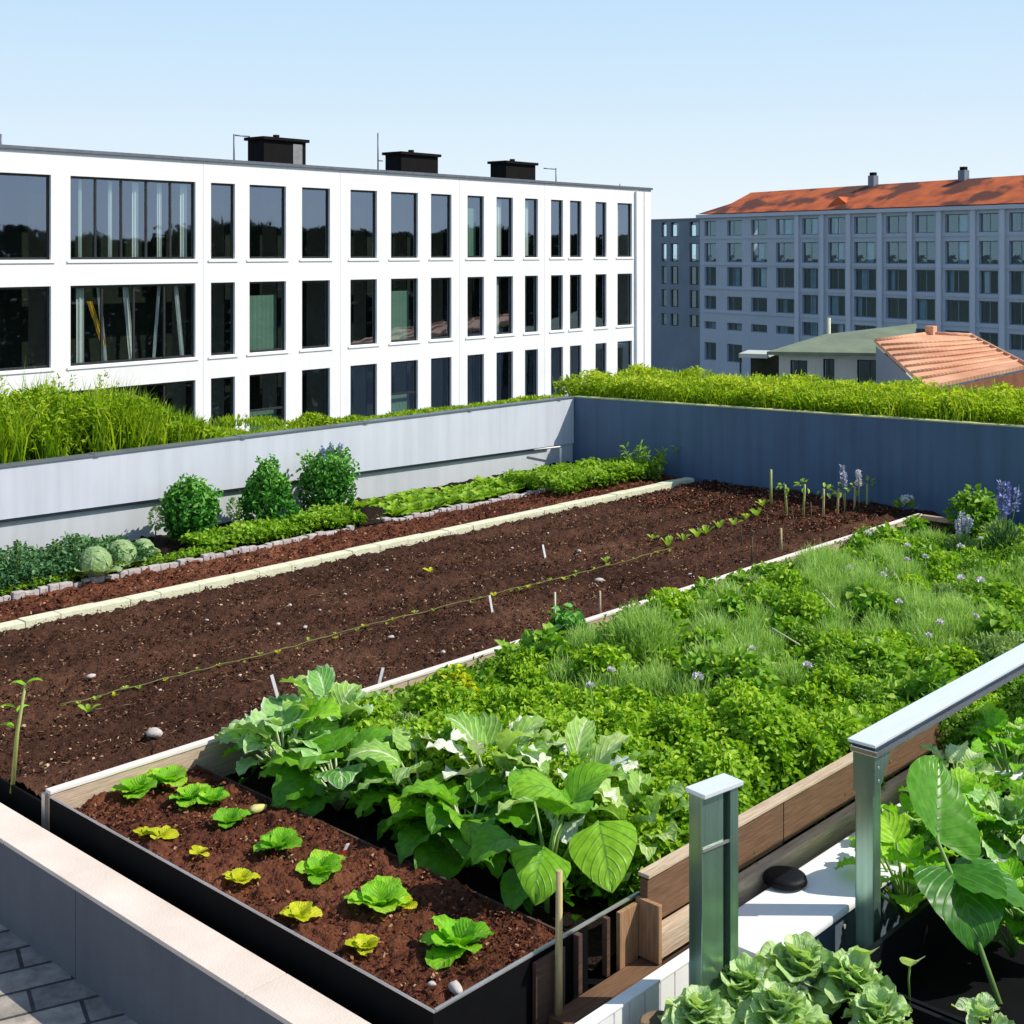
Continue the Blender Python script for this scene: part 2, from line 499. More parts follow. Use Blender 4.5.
M['l_grass'] = leaf_mat('grass_blade', [(0.0, (0.11, 0.24, 0.006)), (0.5, (0.33, 0.50, 0.015)), (1.0, (0.62, 0.70, 0.08))], 0.4)
M['l_row'] = leaf_mat('hedge_row_leaf', [(0.0, (0.11, 0.26, 0.012)), (0.5, (0.30, 0.52, 0.04)), (1.0, (0.50, 0.66, 0.12))], 0.35)
M['l_tree'] = leaf_mat('far_tree_leaf', [(0.0, (0.003, 0.008, 0.003)), (1.0, (0.010, 0.022, 0.006))], 0.05, rough=.9, gloss=.0)
M['l_lettuce'] = leaf_mat('bright_lettuce_leaf', [(0.0, (0.10, 0.40, 0.01)), (0.5, (0.24, 0.64, 0.02)), (1.0, (0.46, 0.78, 0.05))], 0.35, vein=(0.45, 0.62, 0.14), side=((0.36, 0.58, 0.08), 6, 0.5, 0.3))
M['l_yellow'] = leaf_mat('yellowish_lettuce_leaf', [(0.0, (0.46, 0.54, 0.01)), (0.5, (0.66, 0.70, 0.02)), (1.0, (0.80, 0.80, 0.06))], 0.3, side=((0.40, 0.48, 0.01), 5, 0.5, 0.25))
M['l_bean'] = leaf_mat('broad_dark_leaf', [(0.0, (0.05, 0.20, 0.008)), (0.5, (0.14, 0.40, 0.012)), (1.0, (0.30, 0.60, 0.03))], 0.3, rough=0.42, vein=(0.14, 0.34, 0.05), veinw=0.05, side=((0.10, 0.30, 0.03), 6, 0.55, 0.14), gloss=0.3)
M['l_mint'] = leaf_mat('pale_variegated_leaf', [(0.0, (0.08, 0.32, 0.04)), (0.5, (0.24, 0.54, 0.12)), (1.0, (0.46, 0.70, 0.26))], 0.25, vein=(0.72, 0.80, 0.55), veinw=0.09, side=((0.50, 0.66, 0.36), 6, 0.7, 0.22), edge=((0.66, 0.78, 0.55), 0.8))
M['l_cabbage'] = leaf_mat('pale_veined_cabbage_leaf', [(0.0, (0.15, 0.40, 0.04)), (0.5, (0.30, 0.56, 0.09)), (1.0, (0.54, 0.72, 0.24))], 0.3, vein=(0.80, 0.84, 0.62), veinw=0.10, side=((0.62, 0.74, 0.40), 6, 0.6, 0.25))
M['l_white'] = leaf_mat('whitish_leaf', [(0.0, (0.62, 0.72, 0.55)), (1.0, (0.86, 0.88, 0.80))], 0.2, vein=(0.88, 0.88, 0.84), side=((0.50, 0.64, 0.38), 6, 0.4, 0.2))  # white also stands for sun glare on the savoy leaves
M['l_big'] = leaf_mat('large_glossy_leaf', [(0.0, (0.05, 0.22, 0.010)), (1.0, (0.16, 0.44, 0.02))], 0.35, rough=0.35, vein=(0.10, 0.28, 0.03), veinw=0.04, side=((0.16, 0.42, 0.05), 8, 0.5, 0.16), gloss=0.5)
M['l_head'] = leaf_mat('pale_curly_lettuce_leaf', [(0.0, (0.26, 0.52, 0.12)), (0.5, (0.48, 0.70, 0.27)), (1.0, (0.70, 0.84, 0.52))], 0.3, vein=(0.70, 0.80, 0.52), side=((0.56, 0.72, 0.38), 6, 0.6, 0.25), edge=((0.50, 0.68, 0.30), 0.75))
M['l_ball'] = leaf_mat('pale_cabbage_leaf', [(0.0, (0.18, 0.34, 0.10)), (1.0, (0.42, 0.56, 0.28))], 0.2, vein=(0.6, 0.7, 0.45), side=((0.5, 0.62, 0.36), 5, 0.6, 0.25))
M['bark'] = None

# ------------------------------------------------------------------ mesh helpers


def link(name, me, m=None, parent=None, loc=None, rotz=0.0):
    o = bpy.data.objects.new(name, me)
    COL.objects.link(o)
    if m is not None and me is not None:
        if len(me.materials) == 0:
            me.materials.append(m)
        elif me.materials[0] != m:
            o.material_slots[0].link = 'OBJECT'
            o.material_slots[0].material = m
    if parent is not None:
        o.parent = parent
    if loc is not None:
        o.location = loc
    if rotz:
        o.rotation_euler = (0, 0, rotz)
    return o


def thing(o, label, cat, group=None, kind='thing'):
    o['label'] = label
    o['category'] = cat
    o['kind'] = kind
    if group:
        o['group'] = group
    return o


def empty(name, loc=(0, 0, 0), rotz=0.0):
    o = bpy.data.objects.new(name, None)
    COL.objects.link(o)
    o.location = loc
    o.rotation_euler = (0, 0, rotz)
    o.empty_display_size = 0.1
    return o


def structure(o):
    o['kind'] = 'structure'
    return o


def stuff(o, label, cat):
    return thing(o, label, cat, None, 'stuff')


def mesh_from(name, V, faces_flat, totals, attr=None, smooth=False):
    me = bpy.data.meshes.new(name)
    V = np.asarray(V, dtype=np.float32)
    me.vertices.add(len(V))
    me.vertices.foreach_set('co', V.ravel())
    faces_flat = np.asarray(faces_flat, dtype=np.int32)
    totals = np.asarray(totals, dtype=np.int32)
    me.loops.add(len(faces_flat))
    me.loops.foreach_set('vertex_index', faces_flat)
    me.polygons.add(len(totals))
    starts = np.concatenate([[0], np.cumsum(totals)[:-1]]).astype(np.int32)
    me.polygons.foreach_set('loop_start', starts)
    me.polygons.foreach_set('loop_total', totals)
    if smooth:
        me.polygons.foreach_set('use_smooth', np.ones(len(totals), dtype=bool))
    me.update(calc_edges=True)
    if attr is not None:
        at_ = me.attributes.new('lf', 'FLOAT_COLOR', 'POINT')
        at_.data.foreach_set('color', np.asarray(attr, dtype=np.float32).ravel())
    me.validate()
    return me


def box_bm(bm, x0, x1, y0, y1, z0, z1, bev=0.0, mtx=None):
    vs = [bm.verts.new((x, y, z)) for z in (z0, z1) for y in (y0, y1) for x in (x0, x1)]
    fs = [(0, 2, 3, 1), (4, 5, 7, 6), (0, 1, 5, 4), (2, 6, 7, 3), (0, 4, 6, 2), (1, 3, 7, 5)]
    faces = [bm.faces.new([vs[i] for i in f]) for f in fs]
    if bev > 0:
        es = list({e for f in faces for e in f.edges})
        r = bmesh.ops.bevel(bm, geom=es, offset=bev, segments=2, affect='EDGES', profile=0.7)
        vs = list({v for f in r['faces'] for v in f.verts} | {v for v in vs if v.is_valid})
    if mtx is not None:
        bmesh.ops.transform(bm, matrix=mtx, verts=[v for v in vs if v.is_valid])


def boxes(name, lst, bev=0.0):
    bm = bmesh.new()
    for b in lst:
        box_bm(bm, *b, bev=bev)
    me = bpy.data.meshes.new(name)
    bm.to_mesh(me)
    bm.free()
    return me


def poly_prism(name, pts, z0, z1):
    """pts: xy polygon extruded in z"""
    bm = bmesh.new()
    lo = [bm.verts.new((p[0], p[1], z0)) for p in pts]
    hi = [bm.verts.new((p[0], p[1], z1)) for p in pts]
    n = len(pts)
    bm.faces.new(lo[::-1])
    bm.faces.new(hi)
    for i in range(n):
        bm.faces.new((lo[i], lo[(i + 1) % n], hi[(i + 1) % n], hi[i]))
    bmesh.ops.recalc_face_normals(bm, faces=bm.faces)
    me = bpy.data.meshes.new(name)
    bm.to_mesh(me)
    bm.free()
    return me


def solid(name, verts, faces):
    me = bpy.data.meshes.new(name)
    me.from_pydata([tuple(v) for v in verts], [], faces)
    bm = bmesh.new()
    bm.from_mesh(me)
    bmesh.ops.recalc_face_normals(bm, faces=bm.faces)
    bm.to_mesh(me)
    bm.free()
    return me


def tube_arrays(pts, radii, seg=8):
    pts = [Vector(p) for p in pts]
    V, F = [], []
    n = len(pts)
    for i, p in enumerate(pts):
        t = (pts[min(i + 1, n - 1)] - pts[max(i - 1, 0)]).normalized()
        ref = Vector((0, 0, 1)) if abs(t.z) < 0.9 else Vector((1, 0, 0))
        s = t.cross(ref).normalized()
        u = s.cross(t)
        r = radii[i] if hasattr(radii, '__len__') else radii
        for k in range(seg):
            a = 2 * PI * k / seg
            V.append(p + s * (math.cos(a) * r) + u * (math.sin(a) * r))
    for i in range(n - 1):
        for k in range(seg):
            a, b = i * seg + k, i * seg + (k + 1) % seg
            F.append((a, b, b + seg, a + seg))
    F.append(tuple(range(seg))[::-1])
    F.append(tuple(range((n - 1) * seg, n * seg)))
    return V, F


def tubes(name, lst, seg=8):
    V, F = [], []
    for pts, r in lst:
        v, f = tube_arrays(pts, r, seg)
        o = len(V)
        V += v
        F += [tuple(i + o for i in q) for q in f]
    me = bpy.data.meshes.new(name)
    me.from_pydata([tuple(v) for v in V], [], F)
    for p in me.polygons:
        p.use_smooth = len(p.vertices) == 4
    return me


def lathe(name, prof, seg=32):
    """prof: list of (r, z)"""
    V, F = [], []
    for r, z in prof:
        for k in range(seg):
            a = 2 * PI * k / seg
            V.append((r * math.cos(a), r * math.sin(a), z))
    for i in range(len(prof) - 1):
        for k in range(seg):
            a, b = i * seg + k, i * seg + (k + 1) % seg
            F.append((a, b, b + seg, a + seg))
    me = bpy.data.meshes.new(name)
    me.from_pydata(V, [], F)
    for p in me.polygons:
        p.use_smooth = True
    return me


# value noise
_tab = rng.random((256, 256))


def vnoise(x, y):
    xi = np.floor(x).astype(int)
    yi = np.floor(y).astype(int)
    xf, yf = x - xi, y - yi
    xf = xf * xf * (3 - 2 * xf)
    yf = yf * yf * (3 - 2 * yf)
    a = _tab[xi % 256, yi % 256]
    b = _tab[(xi + 1) % 256, yi % 256]
    c = _tab[xi % 256, (yi + 1) % 256]
    d = _tab[(xi + 1) % 256, (yi + 1) % 256]
    return (a * (1 - xf) + b * xf) * (1 - yf) + (c * (1 - xf) + d * xf) * yf


def fbm(x, y, oct=4, gain=0.5):
    s, amp, tot = 0, 1, 0
    for k in range(oct):
        s = s + amp * vnoise(x * 2 ** k + 17.3 * k, y * 2 ** k + 9.1 * k)
        tot += amp
        amp *= gain
    return s / tot


def soil_height(x, y, amp):
    big = (fbm(x * 1.3, y * 1.3, 2) - 0.5) * 0.7
    clod = np.clip(fbm(x * 16, y * 16, 3, 0.6) - 0.42, 0, 1) * 2.0 + np.clip(fbm(x * 8 + 31, y * 8, 2) - .58, 0, 1) * 2.2
    fine = (fbm(x * 60 + 5, y * 60 + 5, 2, 0.7) - 0.5) * 0.9
    return amp * (big + clod + fine)


def soil_grid(name, x0, x1, y0, y1, z, amp, res, furrow=0.0, fy=0.4, skirt=0.15):
    nx, ny = int((x1 - x0) / res) + 1, int((y1 - y0) / res) + 1
    xs, ys = np.linspace(x0, x1, nx), np.linspace(y0, y1, ny)
    X, Y = np.meshgrid(xs, ys)
    Z = z + soil_height(X, Y, amp)
    if furrow:
        w = fbm(X * 0.8, Y * 0.8, 2) * 0.9
        Z += furrow * np.cos((Y / fy + w) * 2 * PI)
    V = np.stack([X, Y, Z], -1).reshape(-1, 3)
    i = np.arange(nx * ny).reshape(ny, nx)
    F = np.stack([i[:-1, :-1], i[:-1, 1:], i[1:, 1:], i[1:, :-1]], -1).reshape(-1, 4)
    return mesh_from(name, V, F.ravel(), np.full(len(F), 4), smooth=True)


def norm(a):
    return a / np.maximum(np.linalg.norm(a, axis=-1, keepdims=True), 1e-9)


def leaf_arrays(P, A, N, Lh, W, tint, fold=0.25, droop=0.25):
    """hex leaf of two folded quads"""
    P, A, N = np.asarray(P, float), norm(np.asarray(A, float)), norm(np.asarray(N, float))
    S = norm(np.cross(A, N))
    N = norm(np.cross(S, A))
    n = len(P)
    Lh = np.broadcast_to(Lh, (n,))[:, None]
    W = np.broadcast_to(W, (n,))[:, None]
    V = np.empty((n, 6, 3))
    V[:, 0] = P
    V[:, 1] = P + A * Lh * 0.35 + S * W * 0.5 + N * W * fold
    V[:, 2] = P + A * Lh * 0.72 + S * W * 0.38 + N * (W * fold * 0.8 - Lh * droop * 0.4)
    V[:, 3] = P + A * Lh - N * Lh * droop
    V[:, 4] = P + A * Lh * 0.72 - S * W * 0.38 + N * (W * fold * 0.8 - Lh * droop * 0.4)
    V[:, 5] = P + A * Lh * 0.35 - S * W * 0.5 + N * W * fold
    base = (np.arange(n) * 6)[:, None]
    F = np.concatenate([base + np.array([0, 1, 2, 3]), base + np.array([0, 3, 4, 5])], 1)
    C = np.ones((n, 6, 4))
    C[:, :, 0] = np.clip(np.broadcast_to(tint, (n,)), 0, 1)[:, None]
    C[:, :, 1] = np.array([0, 1, 1, 0, 1, 1])
    C[:, :, 2] = np.array([0, .35, .72, 1, .72, .35])
    return V.reshape(-1, 3), F.ravel(), np.full(2 * n, 4), C.reshape(-1, 4)


def blade_arrays(P, A, Lh, W, tint, bend=0.35):
    """grass blade: quad plus tip, bent sideways"""
    P, A = np.asarray(P, float), norm(np.asarray(A, float))
    n = len(P)
    H = rng.normal(size=(n, 3)) * np.array([1, 1, 0.1])
    S = norm(np.cross(A, H))
    B = norm(np.cross(S, A))
    Lh = np.broadcast_to(Lh, (n,))[:, None]
    W = np.broadcast_to(W, (n,))[:, None]
    V = np.empty((n, 5, 3))
    V[:, 0] = P - S * W * 0.5
    V[:, 1] = P + S * W * 0.5
    mid = P + A * Lh * 0.55 + B * Lh * bend * 0.25
    V[:, 2] = mid + S * W * 0.4
    V[:, 3] = mid - S * W * 0.4
    V[:, 4] = P + A * Lh * 0.95 + B * Lh * bend
    b = (np.arange(n) * 5)[:, None]
    F = np.concatenate([b + np.array([0, 1, 2, 3]), b + np.array([3, 2, 4])], 1)
    T = np.tile([4, 3], n)
    C = np.ones((n, 5, 4))
    C[:, :, 0] = np.clip(np.broadcast_to(tint, (n,))[:, None] + np.array([-.25, -.25, 0.02, 0.02, .12]), 0, 1)
    C[:, :, 1] = 1
    C[:, :, 2] = np.array([0, 0, .55, .55, 1])
    return V.reshape(-1, 3), F.ravel(), T, C.reshape(-1, 4)


class Acc:
    def __init__(s):
        s.V, s.F, s.T, s.C, s.n = [], [], [], [], 0

    def add(s, arr):
        V, F, T, C = arr
        if len(V) == 0:
            return
        s.V.append(V)
        s.F.append(np.asarray(F) + s.n)
        s.T.append(T)
        s.C.append(C)
        s.n += len(V)

    def mesh(s, name, smooth=False, origin=None):
        V = np.concatenate(s.V)
        if origin is not None:
            V = V - np.asarray(origin)
        return mesh_from(name, V, np.concatenate(s.F), np.concatenate(s.T), np.concatenate(s.C), smooth)


SHAPES = {
    'oval': lambda t: np.sin(np.pi * t ** 0.85) ** 0.8,
    'heart': lambda t: np.clip(np.sin(np.pi * np.clip(t, 0, 1) ** 0.55), 0, 1) ** 0.75,
    'round': lambda t: np.sqrt(np.clip(1 - (2 * t - 1) ** 2, 0, 1)),
    'spoon': lambda t: np.clip(0.14 + np.sin(np.pi * t ** 1.6) ** 0.8, 0, 1) * (t < 0.999),
    'lance': lambda t: np.sin(np.pi * t ** 0.8) ** 1.2,
}


def big_leaf(base, az, pitch, Lh, W, shape='oval', curl=1.2, cup=0.15, wave=0.0, wfreq=5, tint=0.5, roll=0.0, nt=12, nc=9, jag=0.0, phase=None):
    """a leaf blade as a grid: base point, azimuth, start pitch, droop (curl, radians over its length)"""
    t = np.linspace(0, 1, nt)
    c = np.linspace(-1, 1, nc)
    ph = random.uniform(0, 6.28) if phase is None else phase
    ang = pitch - curl * t ** 1.3
    ds = Lh / (nt - 1)
    r = np.concatenate([[0], np.cumsum(np.cos(ang[:-1]) * ds)])
    z = np.concatenate([[0], np.cumsum(np.sin(ang[:-1]) * ds)])
    w = SHAPES[shape](t) * W * 0.5
    if jag:
        w = w * (1 + jag * np.sin(t * 40 + ph))
    R, Cc = np.meshgrid(np.arange(nt), c, indexing='ij')
    T = t[R]
    side = w[R] * Cc
    lift = np.abs(Cc) ** 1.6 * w[R] * cup * 2 + wave * Lh * np.abs(Cc) ** 2 * np.sin(T * wfreq * 2 * np.pi + ph + (Cc > 0) * 1.7)
    lift = lift - 0.03 * W * np.exp(-(Cc * 6) ** 2)
    nx, nz = -np.sin(ang)[R], np.cos(ang)[R]
    X = r[R] + nx * lift
    Z = z[R] + nz * lift
    Yv = side
    if roll:
        cr, sr = math.cos(roll), math.sin(roll)
        X, Yv, Z = X, Yv * cr - (Z - z[R]) * sr, z[R] + (Z - z[R]) * cr + Yv * sr
    ca, sa = math.cos(az), math.sin(az)
    V = np.stack([base[0] + X * ca - Yv * sa, base[1] + X * sa + Yv * ca, base[2] + Z], -1).reshape(-1, 3)
    i = np.arange(nt * nc).reshape(nt, nc)
    F = np.stack([i[:-1, :-1], i[:-1, 1:], i[1:, 1:], i[1:, :-1]], -1).reshape(-1, 4)
    C = np.ones((nt * nc, 4))
    C[:, 0] = np.clip(tint + 0.15 * (T.ravel() - 0.5), 0, 1)
    C[:, 1] = np.abs(Cc).ravel()
    C[:, 2] = T.ravel()
    return V, F.ravel(), np.full(len(F), 4), C


def sphere_dirs(n, up=False):
    d = norm(rng.normal(size=(n, 3)))
    if up:
        d[:, 2] = np.abs(d[:, 2])
    return d


# ================================================================== SETTING
# ground: one sheet to the horizon, far below the roof garden
GZ = -16.0
structure(link('ground', boxes('ground', [(-3000, 3000, -3000, 3000, GZ - 1, GZ)]), M['ground']))
# roof deck carrying the garden
structure(link('roof_deck', boxes('roof_deck', [(2.65, 14.2, -6, 11.9, GZ + 0.02, -0.46)]), M['parapet']))
structure(link('terrace_paving', boxes('terrace_paving', [(-8, 2.64, -6, 16, -0.9, -0.40)]), M['paving']))

# soil of the main bed, wide and bare, furrowed along its length
structure(link('main_bed_soil', soil_grid('main_bed_soil', 2.90, 11.72, 5.44, 8.11, -0.025, 0.030, 0.016, furrow=0.010, fy=0.45), M['soil']))
structure(link('narrow_bed_soil', soil_grid('narrow_bed_soil', 2.90, 11.72, 8.30, 8.86, -0.03, 0.035, 0.02), M['soil_red']))
structure(link('border_bed_soil', soil_grid('border_bed_soil', 2.90, 11.72, 8.86, 9.93, -0.03, 0.03, 0.03), M['soil_dark']))
structure(link('herb_bed_soil', soil_grid('herb_bed_soil', 3.62, 11.72, 2.98, 5.37, -0.14, 0.03, 0.03), M['soil_dark']))
structure(link('bed_underlay', boxes('bed_underlay', [(2.90, 11.72, 2.98, 9.90, -0.46, -0.2)]), M['black']))

# roof greening behind the two walls
structure(link('roof_planting_soil', poly_prism('roof_planting_soil', [(1.0, 9.98), (11.83, 9.98), (11.83, 2.2), (13.6, 2.2), (13.6, 10.35), (6.75, 10.25), (6.3, 11.6), (1.0, 11.6)], -0.4, 0.66), M['soil_dark']))

# ------------------------------------------------------------------ walls of the roof garden
# dark wall at the far end
def quad_prism(name, corners_lo, corners_hi):
    V = list(corners_lo) + list(corners_hi)
    return solid(name, V, [(3, 2, 1, 0), (4, 5, 6, 7), (0, 1, 5, 4), (1, 2, 6, 5), (2, 3, 7, 6), (3, 0, 4, 7)])


WX = 11.73
dw = empty('dark_garden_wall', (WX, 9.93, 0))
thing(dw, 'dark slate blue wall closing the far end of the soil beds', 'wall')
ty0, ty1 = 9.93, 1.0       # y of its two ends
tz0, tz1 = 0.725, 0.925
link('wall_body', quad_prism('wall_body',
     [(0, 0, -0.46), (0, ty1 - 9.93, -0.46), (0.09, ty1 - 9.93, -0.46), (0.09, 0, -0.46)],
     [(0, 0, tz0), (0, ty1 - 9.93, tz1), (0.09, ty1 - 9.93, tz1), (0.09, 0, tz0)]), M['dark_wall'], dw)
link('coping', quad_prism('coping',
     [(-0.006, 0, tz0), (-0.006, ty1 - 9.93, tz1), (0.10, ty1 - 9.93, tz1), (0.10, 0, tz0)],
     [(-0.006, 0, tz0 + .012), (-0.006, ty1 - 9.93, tz1 + .012), (0.10, ty1 - 9.93, tz1 + .012), (0.10, 0, tz0 + .012)]), M['lime_cap'], dw)

# white wall on the long side: upper panel stands proud of the lower one
ww = empty('white_garden_wall', (1.0, 9.90, 0))
thing(ww, 'long white wall with a thin groove behind the shrubs', 'wall')
g0, g1 = 0.40, 0.197
link('lower_panel', boxes('lower_panel', [(0, 10.73, 0.022, 0.09, -0.46, 0.45)]), M['white_wall2'], ww)
link('upper_panel', quad_prism('upper_panel',
     [(0, 0, g0), (10.725, 0, g1), (10.725, 0.021, g1), (0, 0.021, g0)],
     [(0, 0, 0.735), (10.725, 0, 0.722), (10.725, 0.021, 0.722), (0, 0.021, 0.735)]), M['white_wall'], ww)
link('groove_shadow_line', quad_prism('groove_shadow_line',
     [(0, -0.008, g0 - .022), (10.3, -0.008, g1 - .014), (10.3, 0.021, g1 - .014), (0, 0.021, g0 - .022)],
     [(0, -0.008, g0 - .001), (10.3, -0.008, g1 - .001), (10.3, 0.021, g1 - .001), (0, 0.021, g0 - .001)]), M['steel_dark'], ww)  # dark strip that paints the groove's shadow line
for q in range(6):
    xj = 3.2 + q * 1.45
    zj = .753 + (.734 - .753) * xj / 10.72
    link('joint_cover', boxes('joint_cover', [(xj, xj + .05, -.014, .101, zj - .019, zj + .003)]), M['wall_cap'], ww)
link('coping', quad_prism('coping',
     [(0, -0.012, 0.736), (10.72, -0.012, 0.723), (10.72, 0.10, 0.723), (0, 0.10, 0.736)],
     [(0, -0.012, 0.752), (10.72, -0.012, 0.733), (10.72, 0.10, 0.733), (0, 0.10, 0.752)]), M['wall_cap'], ww)

# a white pipe with an elbow in the shaded corner
e = empty('white_downpipe', (11.30, 9.80, 0))
thing(e, 'thin white pipe in the shaded corner between the two walls', 'pipe')
link('pipe', tubes('pipe', [([(0.08, 0.0, -0.05), (0.08, 0.0, 0.19)], 0.012), ([(-0.3, 0.06, 0.205), (0.09, 0.0, 0.205)], 0.008)]), M['white'], e)

# front parapet: cream coping over grey render, with a joint
pp = empty('front_parapet', (2.615, -2.0, -0.40))
thing(pp, 'low grey parapet with a broad cream coping beside the paving', 'parapet')
segs = [(-0.0, 0.165, y0, y1 - 0.004, 0, 0.34) for y0, y1 in ((0, 1.9), (1.9, 4.1), (4.1, 6.72), (6.72, 9.4), (9.4, 12.0), (12.0, 14.5))]
link('render', boxes('render', segs), M['parapet'], pp)
link('coping', boxes('coping', [(-0.003, 0.167, y0 + .002, y1 - .002, 0.342, 0.360) for y0, y1 in ((0, 2.6), (2.6, 5.62), (5.62, 7.3), (7.3, 9.9), (9.9, 14.5))], bev=0.003), M['coping'], pp)

# black edging sheet holding the main bed at the parapet, with its corner post
be = empty('bed_edging_sheet', (2.87, 5.40, 0))
thing(be, 'black metal sheet holding the bare soil bed beside the parapet', 'edging')
link('sheet', boxes('sheet', [(0, 0.012, 0.07, 4.5, -0.4, -0.01)]), M['black'], be)
link('corner_post', boxes('corner_post', [(-0.022, 0.014, 0.0, 0.03, -0.4, 0.05)], bev=0.003), M['rim'], be)

# cream kerb strip between main bed and narrow bed
bm = bmesh.new()
x = 2.9
while x < 11.6:
    l = random.uniform(0.22, 0.34)
    j = random.uniform(-0.004, 0.004)
    box_bm(bm, x, min(x + l - 0.004, 11.6), 8.13 + j * .6, 8.235 + j * .6, -0.12, 0.016 + random.uniform(-0.004, 0.004), bev=0.006)
    x += l
me = bpy.data.meshes.new('cream_stone_edging')
bm.to_mesh(me)
bm.free()
thing(link('cream_stone_edging', me, M['strip']), 'long straight line of cream stones between the two soil beds', 'edging')

# grey-pink stone edging of the border: two runs with a gap


def stone_run(x0, x1, y, label, curve=0.0):
    bm = bmesh.new()
    x = x0
    while x < x1:
        l = random.uniform(0.06, 0.12)
        yy = y + random.uniform(-0.008, 0.008) + (curve * max(0, (x0 + 0.45 - x)) ** 2)
        box_bm(bm, x, x + l - 0.008, yy, yy + random.uniform(0.045, 0.06), -0.1, 0.012 + random.uniform(-0.012, 0.012), bev=0.01)
        x += l
    me = bpy.data.meshes.new('stone_edging')
    bm.to_mesh(me)
    bm.free()
    thing(link('stone_edging', me, M['kerb2']), label, 'edging')


stone_run(3.2, 7.55, 8.86, 'rough grey stone edging in front of the three round shrubs')
stone_run(7.75, 10.9, 8.86, 'rough pinkish stone edging in front of the low green row', curve=0.6)

# a dark mound of turned bark beside the gap
def mound(name, p, rx, ry, h, m, seed=0):
    nx = 20
    V, F = [], []
    for i in range(nx):
        for k in range(24):
            a = 2 * PI * k / 24
            r = (i + 1) / nx
            hh = h * (1 - r * r) * (1 + 0.25 * math.sin(3 * a + seed) * r)
            nz = float(fbm(np.array([math.cos(a) * r * 6 + seed + 9.]), np.array([math.sin(a) * r * 6 + 9.]), 3)[0])
            V.append((rx * r * math.cos(a), ry * r * math.sin(a), hh * (0.5 + nz) - 0.01))
    V.append((0, 0, h))
    for i in range(nx - 1):
        for k in range(24):
            F.append((i * 24 + k, i * 24 + (k + 1) % 24, (i + 1) * 24 + (k + 1) % 24, (i + 1) * 24 + k))
    for k in range(24):
        F.append((nx * 24, (k + 1) % 24, k))
    me = bpy.data.meshes.new(name)
    me.from_pydata(V, [], F)
    for q in me.polygons:
        q.use_smooth = True
    return link(name, me, m, None, p)


thing(mound('soil_heap', at(365, 519, 0), 0.30, 0.17, 0.11, M['soil_dark'], 2), 'small dark heap of earth at the gap in the stone edging', 'heap')

# whitewashed timber edging of the main bed
te = empty('timber_bed_edging', (2.86, 5.375, 0))
thing(te, 'long pale timber edging along the front of the soil bed', 'edging')
tb = [(x0 + 0.003, x1 - 0.003, 0, 0.035, -0.13, 0.052) for x0, x1 in ((0, 2.1), (2.1, 4.3), (4.3, 6.4), (6.4, 8.31))]
link('board', boxes('board', tb, bev=0.004), M['timber'], te)
link('top_batten', boxes('top_batten', [(0, 8.31, -0.004, 0.04, 0.053, 0.068)], bev=0.003), M['timber_white'], te)

# end board of the herb bed with the hollow under it
eb = empty('end_board', (11.15, 4.72, 0))
thing(eb, 'short timber cross board over a dark hollow at the end of the herb bed', 'board')
link('plank', boxes('plank', [(0.0, 0.05, 0, 0.65, 0.02, 0.06)], bev=0.004), M['timber_y'], eb)
link('support', boxes('support', [(0.06, 0.075, 0, 0.65, -0.16, 0.018), (0.0, 0.05, -0.045, -0.003, -0.16, 0.06)], bev=0.003), M['timber_dark'], eb)

# ------------------------------------------------------------------ small planter with lettuces
X0, X1, Y0, Y1 = 2.852, 3.60, 2.975, 5.365
pl = empty('metal_planter', (X0, Y0, 0))
thing(pl, 'black metal planter with a thin bright rim and reddish soil', 'planter')
w, d = X1 - X0, Y1 - Y0
link('panel', boxes('panel', [(0, 0.012, 0, d, -0.42, 0.043), (0.012, w, 0, 0.012, -0.42, 0.043)]), M['black'], pl)
link('divider', boxes('divider', [(w - 0.010, w, 0.013, d, -0.42, -0.022)]), M['timber_dark'], pl)
link('rim', boxes('rim', [(0.0, 0.008, -0.002, d, 0.044, 0.051), (0.009, w + 0.30, -0.003, 0.009, 0.044, 0.053)], bev=0.002), M['rim'], pl)
so = link('soil', soil_grid('soil', 0.013, w - 0.013, 0.013, d - 0.005, -0.035, 0.032, 0.011), M['soil_red'], pl)

# open wooden crate at the corner of the planter
cr = empty('wooden_crate', (3.36, 2.86, 0))
thing(cr, 'open brown wooden crate at the near corner of the planter', 'crate')
link('end_panel', boxes('end_panel', [(0.50, 0.52, 0.0, 0.105, -0.16, 0.05)], bev=0.003), M['timber_v'], cr)
link('side_panel', boxes('side_panel', [(-.06, 0.09, 0.090, 0.107, -0.2, 0.030)], bev=0.003), M['timber_dark'], cr)
link('side_panel', boxes('side_panel', [(0.39, 0.497, 0.090, 0.107, -0.2, 0.035)], bev=0.003), M['timber_v'], cr)
link('base', boxes('base', [(0.0, 0.52, 0.0, 0.088, -0.2, -0.165)], bev=0.003), M['timber_warm'], cr)
link('corner_post', boxes('corner_post', [(0.152, 0.175, 0.085, 0.108, -0.16, 0.045), (0.31, 0.328, 0.085, 0.108, -0.16, 0.045)], bev=0.002), M['timber_dark'], cr)

